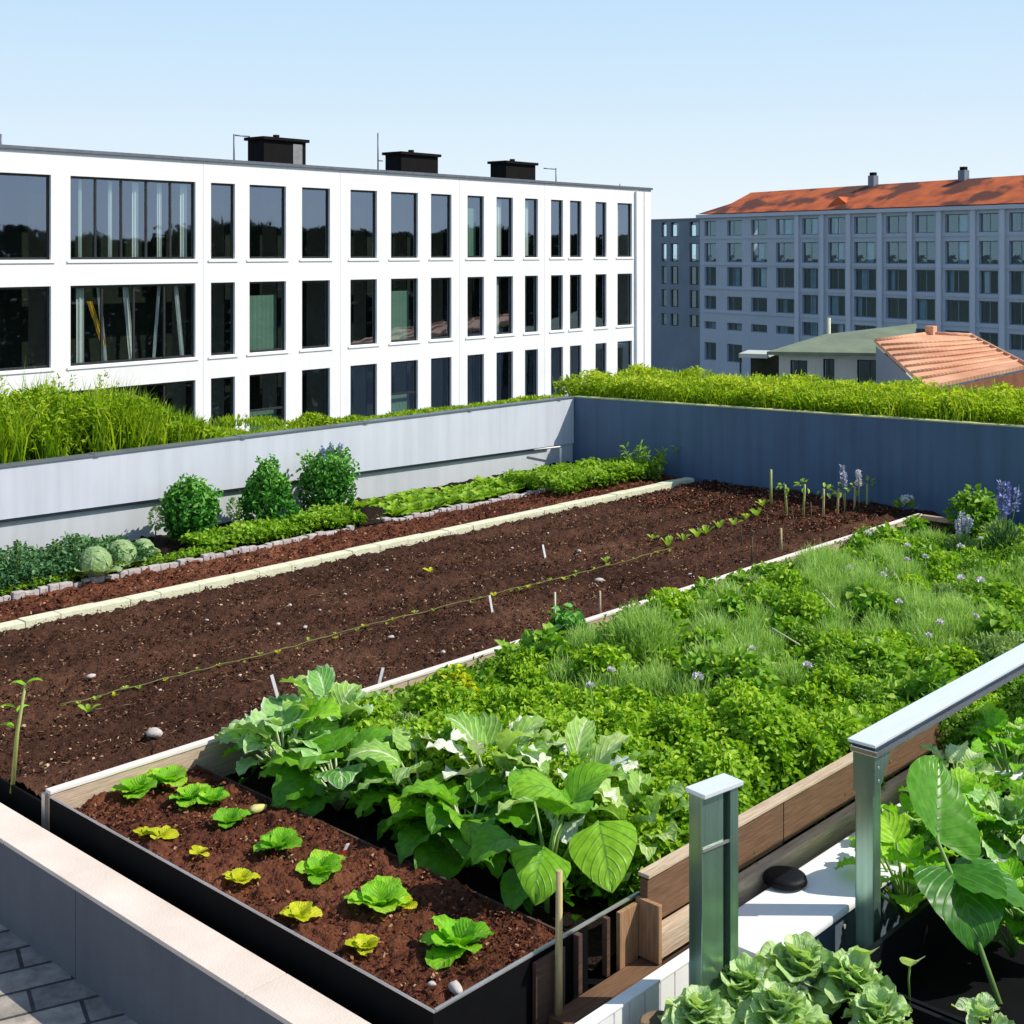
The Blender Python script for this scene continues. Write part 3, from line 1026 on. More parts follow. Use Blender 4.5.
# timber side of the herb bed
ts = empty('raised_bed_side', (3.88, 2.925, 0))
thing(ts, 'two tier timber side of the herb bed behind the steel posts', 'bed side')
link('upper_plank', boxes('upper_plank', [(0.0, 0.93, 0, 0.035, -0.055, 0.115), (0.936, 2.4, 0, 0.035, -0.05, 0.12), (2.406, 2.6, 0, 0.035, -0.05, 0.12)], bev=0.004), M['timber_warm'], ts)
link('cap_rail', boxes('cap_rail', [(0.0, 2.6, -0.006, 0.045, 0.121, 0.135)], bev=0.003), M['timber'], ts)
link('lower_plank', boxes('lower_plank', [(0.0, 2.6, -0.055, -0.003, -0.155, -0.058)], bev=0.005), M['timber'], ts)
link('foot_plank', boxes('foot_plank', [(0.0, 2.6, -0.03, -0.003, -0.42, -0.158)], bev=0.004), M['timber_dark'], ts)

# white panelled low wall and ledge below it
wp = empty('white_panel_wall', (3.20, 2.62, -0.46))
thing(wp, 'low white wall of upright boards below the wooden crate', 'wall')
link('board', boxes('board', [(k * 0.085, k * 0.085 + 0.079, 0.12, 0.16, 0.0, 0.345) for k in range(10)], bev=0.003), M['white'], wp)
link('cap', boxes('cap', [(0, 0.86, 0.117, 0.165, 0.347, 0.357)], bev=0.003), M['white'], wp)
wl_ = empty('white_ledge', (4.07, 2.52, -0.46))
thing(wl_, 'broad white ledge running along under the steel rail', 'ledge')
link('top', boxes('top', [(0, 4.5, 0.0, 0.30, 0.325, 0.358)], bev=0.012), M['white'], wl_)
link('wall', boxes('wall', [(0.02, 4.5, 0.04, 0.30, 0, 0.323)]), M['ledge_shade'], wl_)

lid = empty('round_black_lid', at(785, 880, -0.09))
thing(lid, 'round black lid lying on the white ledge', 'lid')
link('disc', lathe('disc', [(0.0, 0.026), (0.06, 0.026), (0.082, 0.02), (0.088, 0.0), (0.0, 0.0)]), M['black_plastic'], lid)

link('rivet', tubes('rivet', [([(k * .16 + .1, .039, .20 + .05 * (k % 2)), (k * .16 + .1, .032, .20 + .05 * (k % 2))], .009) for k in range(8)]), M['pebble'], wl_)

ws = empty('white_slab', (4.02, 2.36, -0.40))
thing(ws, 'plain white slab leaning beside the first steel post', 'slab')
s_ = link('slab', boxes('slab', [(-0.14, 0.16, -0.012, 0.012, -0.04, 0.17)], bev=0.004), M['white'], ws)
ws.rotation_euler = (math.radians(-38), 0, math.radians(-12))

bp_ = empty('brown_clay_pot', (3.52, 2.60, -0.46))
thing(bp_, 'small brown clay pot in front of the white boards', 'pot')
link('pot', lathe('pot', [(0.0, 0.0), (0.05, 0.0), (0.066, 0.30), (0.07, 0.30), (0.07, 0.34), (0.062, 0.345), (0.055, 0.33), (0.0, 0.32)]), M['terracotta'], bp_)

# ------------------------------------------------------------------ steel railing
r_ = empty('steel_railing', (4.60, 2.42, -0.46))
thing(r_, 'polished steel handrail running off beside the herb bed on its post', 'railing')
RH = 1.01
link('rail', boxes('rail', [(-0.02, 4.5, -0.03, 0.085, RH - 0.012, RH)], bev=0.003), M['steel_white'], r_)  # lighter steel paints the brightness of the rail's top
link('rail_groove', boxes('rail_groove', [(-0.005, 4.5, -0.022, 0.075, RH - 0.026, RH - 0.013)]), M['steel_dark'], r_)
link('lower_rail', boxes('lower_rail', [(-0.01, 4.5, -0.034, 0.08, RH - 0.05, RH - 0.027)], bev=0.004), M['steel'], r_)
link('post', boxes('post', [(0.0, 0.055, -0.015, 0.065, 0.0, RH - 0.06)], bev=0.006), M['steel_green'], r_)
link('bracket', solid('bracket', [(-0.005, -0.02, RH - .052), (0.13, -0.02, RH - .052), (0.058, -0.02, RH - .16), (-0.003, -0.02, RH - .2), (-0.005, 0.07, RH - .052), (0.13, 0.07, RH - .052), (0.058, 0.07, RH - .16), (-0.003, 0.07, RH - .2)],
     [(0, 1, 2, 3), (7, 6, 5, 4), (0, 4, 5, 1), (1, 5, 6, 2), (2, 6, 7, 3), (3, 7, 4, 0)]), M['steel_green'], r_)

link('screw', tubes('screw', [([(0.028, -.015, RH - .10 - .05 * k), (0.028, -.021, RH - .10 - .05 * k)], .006) for k in range(2)]), M['rim'], r_)
p1 = empty('steel_end_post', (3.76, 2.56, -0.46), math.radians(-8))
thing(p1, 'broad steel post of two flat bars with a thin cap', 'post')
link('flat_bar', boxes('flat_bar', [(-0.085, 0.02, -0.03, 0.03, 0, 1.045)], bev=0.003), M['steel_green'], p1)
link('flat_bar', boxes('flat_bar', [(0.045, 0.085, -0.04, 0.03, 0, 1.045)], bev=0.003), M['steel_green'], p1)
link('web', boxes('web', [(0.021, 0.044, 0.0, 0.03, 0, 1.03)]), M['steel_dark'], p1)
link('cap', boxes('cap', [(-0.093, 0.10, -0.05, 0.04, 1.047, 1.062)], bev=0.003), M['steel_white'], p1)
link('clamp', boxes('clamp', [(-0.086, 0.05, -0.036, -0.031, 0.865, 0.875)]), M['rim'], p1)

# ================================================================== PLANTS

def cloud_mesh(P, A, N, Lh, W, tint, **k):
    a = Acc()
    a.add(leaf_arrays(P, A, N, Lh, W, tint, **k))
    return a


# ---- grass behind the white wall (tall on the near side, low further on)
acc = Acc()
n = 26000
x = rng.uniform(3.6, 8.4, n)
y = 10.05 + rng.random(n) ** 1.3 * 1.6
hgt = np.interp(x, [3.6, 5.6, 6.3, 6.9, 7.4, 8.4], [0.50, 0.53, 0.50, 0.22, 0.07, 0.05]) * (0.25 + 1.25 * fbm(x * 3.5, y * 3.5, 3))
keep = (hgt > 0.02) & (rng.random(n) < np.clip((fbm(x * 5 + 7, y * 5, 2) - .36) * 2.6, .03, 1))
P = np.stack([x, y, np.full(n, 0.66)], 1)
A = np.stack([rng.normal(0, .18, n), rng.normal(0, .18, n), np.ones(n)], 1)
acc.add(blade_arrays(P[keep], A[keep], (hgt * rng.uniform(.6, 1.25, n))[keep], rng.uniform(.008, .020, keep.sum()), rng.uniform(.1, .9, keep.sum()) * (0.5 + 0.7 * fbm(x * 2, y * 2, 2))[keep], bend=0.3))
# leaf sprays among the grass
n = 15000
x = rng.uniform(3.6, 7.0, n)
y = 10.05 + rng.random(n) * 1.5
hm = np.interp(x, [3.6, 5.6, 6.3, 7.0], [0.5, 0.5, 0.45, 0.15]) * (0.5 + 0.8 * fbm(x * 3, y * 3, 3))
P = np.stack([x, y, 0.66 + hm * np.sqrt(rng.random(n))], 1)
d_ = sphere_dirs(n)
acc.add(leaf_arrays(P, d_ + [0, 0, .4], sphere_dirs(n) + [0, -.3, 1], rng.uniform(.04, .09, n), rng.uniform(.015, .03, n), rng.uniform(0, .8, n)))
# seeding stalks above the blades
m_ = 90
sx_ = rng.uniform(3.8, 6.5, m_)
for q in range(m_):
    b_ = np.array([sx_[q], 10.05 + rng.random() * 1.4, .66])
    h_ = rng.uniform(.45, .72) * (1 if sx_[q] < 6.2 else .8)
    tp = b_ + [rng.normal(0, .05), rng.normal(0, .05), h_]
    acc.add(blade_arrays(b_[None], (tp - b_)[None], [h_], [.007], [.35], bend=.02))
    f_ = rng.random(22)
    acc.add(leaf_arrays(tp - np.outer(f_, (tp - b_) * .4) + rng.normal(0, .012, (22, 3)), sphere_dirs(22) + [0, 0, .8], sphere_dirs(22), .035, .012, rng.uniform(.5, 1, 22)))
stuff(link('tall_grass', acc.mesh('tall_grass'), M['l_grass']), 'tall wild grass growing behind the white wall before the large windows', 'grass')

# ---- low moss / sedum line on the wall top further along
acc = Acc()
n = 15000
x = rng.uniform(7.0, 11.75, n)
y = 10.0 + rng.random(n) * .22
hm = 0.04 * (0.3 + 1.5 * fbm(x * 4, y * 4, 3))
hm = hm + np.clip(fbm(x * 1.6 + 40, y * 0.3, 2) - 0.55, 0, 1) * 0.7
P = np.stack([x, y, 0.67 + hm * np.sqrt(rng.random(n))], 1)
acc.add(leaf_arrays(P, sphere_dirs(n) + [0, 0, .5], sphere_dirs(n) + [0, 0, 1], rng.uniform(.03, .06, n), rng.uniform(.012, .025, n), rng.uniform(0.1, 1, n)))
stuff(link('sedum_ground_cover', acc.mesh('sedum_ground_cover'), M['l_grass']), 'thin yellowish ground cover along the top of the white wall', 'ground cover')

# ---- bushy green strip on top of the dark wall
acc = Acc()
n = 60000
x = 11.84 + rng.random(n) * 1.7
y = rng.uniform(2.4, 10.3, n)
base = 0.68 + np.clip((9.93 - y) * 0.022, 0, 0.2)
clump = fbm(x * 3.2, y * 3.2, 3)
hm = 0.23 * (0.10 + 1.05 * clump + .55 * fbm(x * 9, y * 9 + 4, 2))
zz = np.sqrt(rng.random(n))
P = np.stack([x, y, base + hm * zz], 1)
kp = rng.random(n) < np.clip((fbm(x * 7 + 3, y * 7 + 8, 2) - .25) * 3, .05, 1)
P, zz, clump = P[kp], zz[kp], clump[kp]
n = len(P)
tint = np.clip(.10 + 0.66 * zz * clump * 1.7 + rng.normal(0, .18, n), 0, 1)  # darker tint towards the base paints the shade between clumps
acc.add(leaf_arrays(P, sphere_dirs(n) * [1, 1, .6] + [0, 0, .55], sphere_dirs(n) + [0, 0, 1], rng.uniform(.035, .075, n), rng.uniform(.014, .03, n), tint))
n = 9000
x = 11.84 + rng.random(n) * 1.7
y = rng.uniform(2.4, 10.3, n)
base = 0.68 + np.clip((9.93 - y) * 0.022, 0, 0.2)
P = np.stack([x, y, base], 1)
acc.add(blade_arrays(P, np.stack([rng.normal(0, .2, n), rng.normal(0, .2, n), np.ones(n)], 1), rng.uniform(.10, .32, n), rng.uniform(.008, .018, n), rng.uniform(.1, 1, n)))
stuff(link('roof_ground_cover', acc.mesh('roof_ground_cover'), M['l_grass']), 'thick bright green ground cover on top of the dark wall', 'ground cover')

# ---- herb bed: low mounds of different herbs
HX0, HX1, HY0, HY1 = 4.15, 11.1, 3.0, 5.36


def dome(c, r, h, n, kind):
    u = rng.random(n)
    a = rng.random(n) * 2 * PI
    rr = np.sqrt(u)
    shell = 1 - rng.random(n) ** 2.2 * 0.45
    zz = np.sqrt(np.clip(1 - rr ** 2, 0, 1))
    D = np.stack([np.cos(a) * rr, np.sin(a) * rr, zz], 1)
    P = np.array(c) + D * np.array([r, r, h]) * shell[:, None] * rng.uniform(.9, 1.12, n)[:, None]
    Nn = norm(D * np.array([1, 1, 1.2]) + rng.normal(0, .35, (n, 3)))
    t = .04 + 0.66 * zz * shell ** 1.4 + rng.normal(0, .16, n)  # leaves low and deep in the mound tinted darker, shade painted in
    if kind == 'dill':
        A = norm(D + [0, 0, .6] + rng.normal(0, .35, (n, 3)))
        return blade_arrays(P - A * 0.05, A, rng.uniform(.06, .13, n), rng.uniform(.003, .006, n), t + .12, bend=0.25)
    if kind == 'sage':
        A = norm(D * [1, 1, .6] + [0, 0, .3] + rng.normal(0, .45, (n, 3)))
        return leaf_arrays(P, A, Nn, rng.uniform(.035, .06, n), rng.uniform(.010, .016, n), t)
    sz = {'parsley': (.022, .042), 'thyme': (.014, .028), 'broad': (.04, .075)}[kind]
    A = norm(D * [1, 1, .3] + rng.normal(0, .6, (n, 3)))
    Lh = rng.uniform(*sz, n)
    return leaf_arrays(P, A, Nn, Lh, Lh * rng.uniform(.55, .8, n), t)


accs = {k: Acc() for k in ('parsley', 'dill', 'thyme', 'sage', 'broad')}
cnt = {'parsley': 3600, 'dill': 3000, 'thyme': 4600, 'sage': 3000, 'broad': 1700}
pts = []
tries = 0
while len(pts) < 300 and tries < 20000:
    tries += 1
    c = (random.uniform(HX0, HX1), random.uniform(HY0 + .08, HY1 - .06))
    md = 0.15 + 0.04 * (c[0] - 4) / 7
    if all((c[0] - q[0]) ** 2 + (c[1] - q[1]) ** 2 > md * md for q in pts):
        if (c[0] > 10.45 and c[1] > 4.55) or c[1] > 5.22:
            continue
        pts.append(c)
for c in pts:
    x, y = c
    v = random.random()
    soft = fbm(np.array([x * .9 + 3.]), np.array([y * 1.4 + 1.]), 2)[0]
    if x < 5.5:
        kind = 'parsley' if y < 4.7 or v < .6 else ('broad' if v < .9 else 'sage')
    elif x < 7.3:
        kind = 'dill' if (3.7 < y < 5.1 and soft > .42 and v < .85) else ('parsley' if v < .62 else ('thyme' if v < .78 else 'broad'))
    else:
        kind = 'dill' if soft > .55 and v < .8 else ('parsley' if v < .45 else ('thyme' if v < .68 else ('broad' if v < .88 else 'sage')))
    if y > 5.0 and v < 0.6:
        kind = random.choice(['broad', 'parsley', 'thyme'])
    r = random.uniform(.13, .23)
    h = .10 + .30 * fbm(np.array([x * 1.5]), np.array([y * 1.5 + 4.]), 2)[0] + random.uniform(-.05, .06)
    if y > 4.95:
        r, h = min(r, .15), h * .72
    size_k = (r / .22) ** 2 * np.interp(x, [4, 7, 11], [1.15, .85, .55])
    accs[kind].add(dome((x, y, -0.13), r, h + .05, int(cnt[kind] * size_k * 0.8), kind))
    # a looser skirt of the common herb fills between the mounds
n = 17000
x = rng.uniform(HX0, 10.9, n)
y = rng.uniform(HY0, 5.3, n)
ok = ~((x > 10.45) & (y > 4.55))
x, y = x[ok], y[ok]
n = len(x)
zc = .02 + .14 * fbm(x * 3, y * 3, 3)
P = np.stack([x, y, zc * np.sqrt(rng.random(n))], 1)
accs['parsley'].add(leaf_arrays(P, sphere_dirs(n) + [0, 0, .4], sphere_dirs(n) * .8 + [0, 0, 1], rng.uniform(.02, .045, n), rng.uniform(.014, .028, n), rng.uniform(.1, .5, n)))
# the herbs spill over the open side of the bed beyond the boards
xx = 6.4
while xx < 10.9:
    kd = random.choice(['parsley', 'broad', 'thyme', 'parsley'])
    r = random.uniform(.15, .22)
    accs[kd].add(dome((xx, 2.95, -.22), r, random.uniform(.26, .36), int(cnt[kd] * (r / .22) ** 2 * .6), kd))
    xx += random.uniform(.13, .2)
HL = {'parsley': ('l_parsley', 'bright yellow green small leaved herbs filling the near part of the bed'),
      'dill': ('l_dill', 'pale feathery herbs in the middle of the herb bed'),
      'thyme': ('l_thyme', 'dark green fine leaved herbs towards the far end of the bed'),
      'sage': ('l_sage', 'soft grey green narrow leaved herbs in the bed'),
      'broad': ('l_broad', 'mid green broad leaved herbs along the timber edging')}
NM = {'parsley': 'parsley_foliage', 'dill': 'dill_foliage', 'thyme': 'thyme_foliage', 'sage': 'sage_foliage', 'broad': 'basil_foliage'}
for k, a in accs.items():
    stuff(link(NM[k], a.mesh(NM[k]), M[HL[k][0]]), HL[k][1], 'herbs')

# single flowers standing in the herbs
def flower(p, h, m_head, label, group, r=0.022, cat='flower', name='pale_flower', lean=0.0):
    e = empty(name, p)
    thing(e, label, cat, group)
    az = random.uniform(0, 6.28)
    top = Vector((lean * math.cos(az), lean * math.sin(az), h))
    link('stem', tubes('stem', [([(0, 0, 0), (top.x * .4, top.y * .4, h * .55), top], 0.0025)], 5), M['stem'], e)
    nn = 26
    D = sphere_dirs(nn, True)
    a = Acc()
    a.add(leaf_arrays(np.array(top) + D * r * 0.35, D, D[:, [1, 2, 0]], r * .9, r * .6, .5))
    link('flower_head', a.mesh('flower_head'), m_head, e)


for px, py in ((865, 545), (905, 575), (877, 593), (928, 573), (913, 560), (955, 590), (985, 600), (985, 548), (880, 650), (946, 630), (815, 677), (745, 655), (597, 710), (605, 690), (960, 560),
               (800, 615), (725, 690), (690, 700), (935, 655), (850, 575), (970, 625), (895, 620)):
    p = at(px, py, 0.14)
    flower((p.x, p.y, -0.10), random.uniform(.27, .36), M['flower_white'], 'small pale pink flower head standing among the herbs', 'pale flowers among the herbs', random.uniform(.018, .03), lean=.04)

# dry straws lying over the herbs
for (a, b), lb in ((((772, 628), (800, 645)), 'pale dry straw slanting over the middle of the herbs'), (((822, 593), (835, 608)), 'short dry straw standing among the far herbs')):
    A_, B_ = at(*a, 0.24), at(*b, 0.2)
    o = link('dry_straw', tubes('dry_straw', [([Vector((0, 0, 0)), B_ - A_], 0.004)], 6), M['straw'], None, A_)
    thing(o, lb, 'straw')

# distinct plants inside the herb bed
def bush(name, p, r, h, n, kind, m, label, cat, group=None, stem=True, mesh=None):
    e = empty(name, p)
    thing(e, label, cat, group)
    if mesh is None:
        a = Acc()
        a.add(dome((0, 0, 0.02), r, h, n, kind))
        mesh = a.mesh('foliage')
    link('foliage', mesh, m, e)
    if stem:
        link('stem', tubes('stem', [([(0, 0, -.02), (0, 0, h * .7)], [.008, .004])], 6), M['stem'], e)
    return e


bush('fennel_clump', at(642, 690, -0.1), .26, .42, 5000, 'dill', M['l_dill'], 'largest feathery bright green clump in the middle of the herb bed', 'herb')
bush('fennel_clump', at(868, 640, -0.1), .22, .40, 3500, 'dill', M['l_dill'], 'feathery green tuft beside the far white flowers', 'herb')
bush('kale_plant', at(567, 668, -0.1), .13, .32, 260, 'broad', M['l_shrub'], 'darkest leafy plant against the pale timber edging', 'herb')
bush('marigold_clump', at(455, 735, -0.1), .13, .30, 700, 'parsley', M['l_yellow'], 'yellowish clump behind the broad leaved plants', 'herb')

# lavender and its neighbours by the dark wall
def spike_plant(name, p, h, spread, ns, m_head, label, r=0.02, leaf=None, nl=0, frac=0.4):
    e = empty(name, p)
    thing(e, label, 'flowers')
    st, acc_ = [], Acc()
    for k in range(ns):
        az = random.uniform(0, 6.28)
        rad = random.uniform(0, spread)
        hh = h * random.uniform(.8, 1.05)
        top = Vector((math.cos(az) * rad, math.sin(az) * rad, hh))
        st.append(([(0, 0, 0), top * .5 + Vector((0, 0, .03)), top], .003))
        nn = 60
        f = rng.random(nn)
        Dd = norm(np.stack([rng.normal(size=nn), rng.normal(size=nn), rng.normal(0, .3, nn)], 1))
        Pp = np.array(top) * (1 - frac * f)[:, None] + Dd * r * .3
        acc_ = Acc()
        acc_.add(leaf_arrays(Pp, Dd + [0, 0, .4], sphere_dirs(nn), r, r * .6, rng.random(nn)))
        link('flower_spike', acc_.mesh('flower_spike'), m_head, e)
    link('stem', tubes('stem', st, 5), M['stem'], e)
    if nl:
        D = sphere_dirs(nl, True)
        a = Acc()
        a.add(leaf_arrays(D * [spread, spread, h * .5] * rng.random(nl)[:, None] ** .4, D + [0, 0, .6], sphere_dirs(nl), .07, .012, rng.random(nl)))
        link('foliage', a.mesh('foliage'), M[leaf or 'l_blue'], e)


pL = at(1005, 560, -0.05)
spike_plant('lavender', (pL.x, pL.y, -0.1), .66, .15, 9, M['flower_blue'], 'blue lavender spikes in front of the dark wall at the right', .03, 'l_blue', 500, .3)
p = at(962, 560, -0.05)
spike_plant('lavender', (p.x, p.y, -0.1), .42, .14, 6, M['flower_pale'], 'lower mauve lavender clump beside the end board', .022, 'l_sage', 500, .3)
p = at(846, 512, 0)
spike_plant('lupin', p, .42, .05, 3, M['flower_pale'], 'pale blue flower spike leaning before the dark wall', .026, frac=.35)
p = at(859, 511, 0)
spike_plant('lupin', p, .36, .02, 2, M['flower_white'], 'upright whitish flower spike behind the row of stakes', .026, frac=.4)
p = at(905, 508, 0.06)
spike_plant('white_daisies', p, .10, .08, 5, M['tag'], 'low white flowers at the end of the timber edging', .028, 'l_row', 60, .3)
p = at(975, 540, -.1)
bush('leafy_bush', (p.x, p.y, -.12), .24, .40, 700, 'broad', M['l_broad'], 'green bush below the mauve lavender near the end board', 'bush')

# climbing leaves hanging over the dark hollow
bush('creeper', (11.05, 4.80, -.12), .14, .17, 380, 'parsley', M['l_parsley'], 'small creeper hanging over the end board of the herb bed', 'creeper', stem=False)

# ---- border along the white wall
def colx(px, y):
    a = (px - 512) / FPX
    return y * (FWD[0] + a * RGT[0]) / (FWD[1] + a * RGT[1])


def shrub(p, rx, h, n, label, shape='round', blooms=0):
    e = empty('round_shrub', p)
    thing(e, label, 'shrub')
    D = sphere_dirs(n)
    if shape == 'cone':
        zz = rng.random(n) ** 0.85
        rad = (1 - zz ** 2.2) * .95 + 0.05
        a = rng.random(n) * 2 * PI
        D = np.stack([np.cos(a) * rad, np.sin(a) * rad, zz * 2 - 1], 1)
    elif shape == 'box':
        D = D / np.max(np.abs(D * [1, 1, .95]), axis=1, keepdims=True) ** .7
    lump = 0.62 + 0.70 * fbm(D[:, 0] * 2.6 + 20 + p[0], D[:, 2] * 2.6 + D[:, 1] * 2 + 20, 3)
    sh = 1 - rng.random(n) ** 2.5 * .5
    P = D * lump[:, None] * sh[:, None] * [rx, rx, h * .5] + [0, 0, h * .56]
    Dn = norm(D)
    P = P + rng.normal(0, .012, (n, 3))
    t = .02 + .7 * (Dn[:, 2] * .5 + .5) * sh ** 1.5 * (lump / .95) + rng.normal(0, .2, n)  # underside and inner leaves get a darker tint in place of shade
    a = Acc()
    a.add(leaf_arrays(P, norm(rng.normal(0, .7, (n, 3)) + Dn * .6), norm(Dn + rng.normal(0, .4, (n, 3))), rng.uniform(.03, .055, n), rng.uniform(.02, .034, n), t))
    # shoots poking out on top
    for k in range(5):
        az = random.uniform(0, 6.28)
        q = np.array([math.cos(az) * rx * .35, math.sin(az) * rx * .35, h * .95])
        m_ = 16
        f = rng.random(m_)
        a.add(leaf_arrays(q + np.outer(f, [0, 0, h * random.uniform(.1, .26)]), sphere_dirs(m_) + [0, 0, .8], sphere_dirs(m_), .035, .018, .4 + .3 * rng.random(m_)))
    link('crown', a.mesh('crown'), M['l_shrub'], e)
    br = [([(0, 0, -.05), (0, 0, h * .35)], [.02, .015])]
    for k in range(6):
        az = k * 1.05
        br.append(([(0, 0, h * .15), (math.cos(az) * rx * .3, math.sin(az) * rx * .3, h * .45), (math.cos(az) * rx * .6, math.sin(az) * rx * .6, h * .75)], [.012, .008, .004]))
    link('trunk', tubes('trunk', br, 6), M['twig'], e)
    for k in range(blooms):
        b_ = Acc()
        m_ = 40
        f = rng.random(m_)
        c_ = np.array([random.uniform(-.5, .5) * rx, random.uniform(-.6, .1) * rx, h * random.uniform(1.0, 1.08)])
        b_.add(leaf_arrays(c_ + np.outer(f, [0, 0, h * .22]) + rng.normal(0, .008, (m_, 3)), sphere_dirs(m_) + [0, 0, .5], sphere_dirs(m_), .022, .013, rng.random(m_)))
        link('flower_spike', b_.mesh('flower_spike'), M['flower_blue'], e)


shrub((colx(190, 9.5), 9.50, 0), .225, .47, 2600, 'flat topped round shrub before the white wall, nearest the pale cabbages')
shrub((colx(268, 9.52), 9.52, 0), .25, .52, 2600, 'pointed dome shaped shrub, middle of the three by the white wall', 'cone')
shrub((colx(328, 9.55), 9.55, 0), .21, .50, 2600, 'squarish shrub with bluish flower spikes next to the gap in the stone edging', 'box', 4)

# dry seed heads next to the shrubs
for (px, py, lb, mm) in ((155, 545, 'dry looped seed head left of the flat topped shrub', 'twig'), (233, 535, 'round greenish seed head between the first two shrubs', 'stem')):
    p = at(px, py, 0)
    e = empty('dried_flower', p)
    thing(e, lb, 'seed head')
    link('stem', tubes('stem', [([(0, 0, 0), (.01, 0, .16)], .006)], 6), M['twig'], e)
    a = Acc()
    D = sphere_dirs(160)
    a.add(leaf_arrays(D * [.045, .045, .085] * rng.uniform(.75, 1, 160)[:, None] + [.01, 0, .22], D, D[:, [1, 2, 0]], .03, .014, rng.uniform(0, .5, 160)))
    link('seed_ball', a.mesh('seed_ball'), M['l_sage'], e)

# low green cover under the shrubs
def cover(name, x0, x1, y0, y1, n, hmax, m, label, cat, sz=(.03, .06), zb=0.0):
    x = rng.uniform(x0, x1, n)
    y = rng.uniform(y0, y1, n)
    cl = fbm(x * 4 + 3, y * 4, 3)
    hm = hmax * (.25 + 1.2 * cl)
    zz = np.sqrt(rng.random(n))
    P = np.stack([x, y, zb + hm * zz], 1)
    t = .1 + .6 * zz * cl * 1.4 + rng.normal(0, .15, n)  # shade near the ground put into the tint
    a = Acc()
    a.add(leaf_arrays(P, sphere_dirs(n) * [1, 1, .6] + [0, 0, .3], sphere_dirs(n) * .8 + [0, 0, 1], rng.uniform(*sz, n), rng.uniform(*sz, n) * .55, t))
    stuff(link(name, a.mesh(name), m), label, cat)


cover('low_ground_cover', 6.1, 7.75, 8.93, 9.3, 5200, .13, M['l_row'], 'bright green ground cover at the foot of the round shrubs', 'ground cover')
cover('herb_ground_cover', 4.0, 5.6, 8.9, 9.6, 6000, .17, M['l_blue'], 'blue green herbs in the near corner of the white wall border', 'herbs', (.025, .05))
cover('pale_ground_cover', 4.2, 6.3, 8.9, 9.02, 1500, .06, M['l_row'], 'pale low leaves spilling over the near stone edging', 'ground cover', (.02, .04))
cover('corner_undergrowth', 9.9, 11.6, 8.5, 9.3, 6500, .17, M['l_row'], 'leafy undergrowth at the far corner of the two walls', 'undergrowth')

# dark herb spikes in the near corner
for px, py, h, lb in ((18, 590, .26, 'short dark herb spike, closest to the picture edge by the white wall'), (55, 578, .20, 'lower dark herb spike between two taller ones'), (73, 573, .17, 'pale tipped herb spike next to the pale cabbages')):
    p = at(px, py, 0)
    spike_plant('herb_spike', p, h + .1, .03, 3, M['l_blue'], lb, .022, frac=.6)

# pale cabbages
def cabbage(p, r, label):
    e = empty('cabbage', p)
    thing(e, label, 'cabbage')
    a = Acc()
    # leaves wrapped round a ball, each a patch of the sphere with its rim standing off
    for k in range(17):
        az = k * 2.4
        el = -.2 + 1.65 * (k / 16) ** .8
        Wl, Ll = r * (1.75 - .5 * k / 16), r * (1.9 - .4 * k / 16)
        V, F, T, Cc = big_leaf((0, 0, 0), 0, 0, Ll, Wl, 'round', curl=0, cup=0, tint=.2 + .7 * random.random(), nt=11, nc=9)
        u, v = (V[:, 0] - Ll * .5) / r, V[:, 1] / r
        rr_ = r * (.92 + .05 * k / 16) * (1 + .10 * (np.abs(v) ** 2 + np.clip(u, 0, 1) ** 2) + .03 * np.sin(9 * v + k) * np.clip(u, 0, 1))
        th_ = el + u
        X_, Z_ = np.cos(th_) * np.cos(v), np.sin(th_) * np.cos(v)
        Y_ = np.sin(v)
        ca, sa = math.cos(az), math.sin(az)
        W_ = np.stack([rr_ * (X_ * ca - Y_ * sa), rr_ * (X_ * sa + Y_ * ca), rr_ * Z_ + r * .85], 1)
        a.add((W_, F, T, Cc))
    for k in range(7):
        az = k * .9 + random.uniform(-.2, .2)
        a.add(big_leaf((math.cos(az) * r * .45, math.sin(az) * r * .45, r * .15), az, random.uniform(.5, .9), r * 1.25, r * 1.2, 'round', curl=1.0, cup=.15, wave=.05, tint=random.uniform(.2, .7)))
    link('leaves', a.mesh('leaves', True), M['l_ball'], e)
    link('stem', tubes('stem', [([(0, 0, -.03), (0, 0, r * .5)], r * .3)]), M['stem_pale'], e)


cabbage(at(95, 578, 0.0), .125, 'pale green cabbage, nearest of three before the white wall')
cabbage(at(121, 569, 0.0), .12, 'pale ribbed cabbage in the middle of the three')
cabbage(at(143, 560, 0.0), .09, 'smallest pale cabbage at the foot of the flat topped shrub')

# row of small salad plants beside the white wall
def rosette_acc(nl, Lh, W, p0, p1, curl, wave, shape='spoon', tint=(.3, .8), cup=.1, nt=9, nc=7, z0=0.0, wfreq=4):
    a = Acc()
    for k in range(nl):
        f = k / max(1, nl - 1)
        az = k * 2.399 + random.uniform(-.25, .25)
        pitch = p0 + (p1 - p0) * f
        s = (1 - .45 * f) * random.uniform(.85, 1.15)
        a.add(big_leaf((math.cos(az) * .008, math.sin(az) * .008, z0), az, pitch, Lh * s, W * s, shape, curl=curl * random.uniform(.7, 1.2), cup=cup, wave=wave, wfreq=wfreq, tint=random.uniform(*tint), nt=nt, nc=nc, roll=random.uniform(-.3, .3)))
    return a


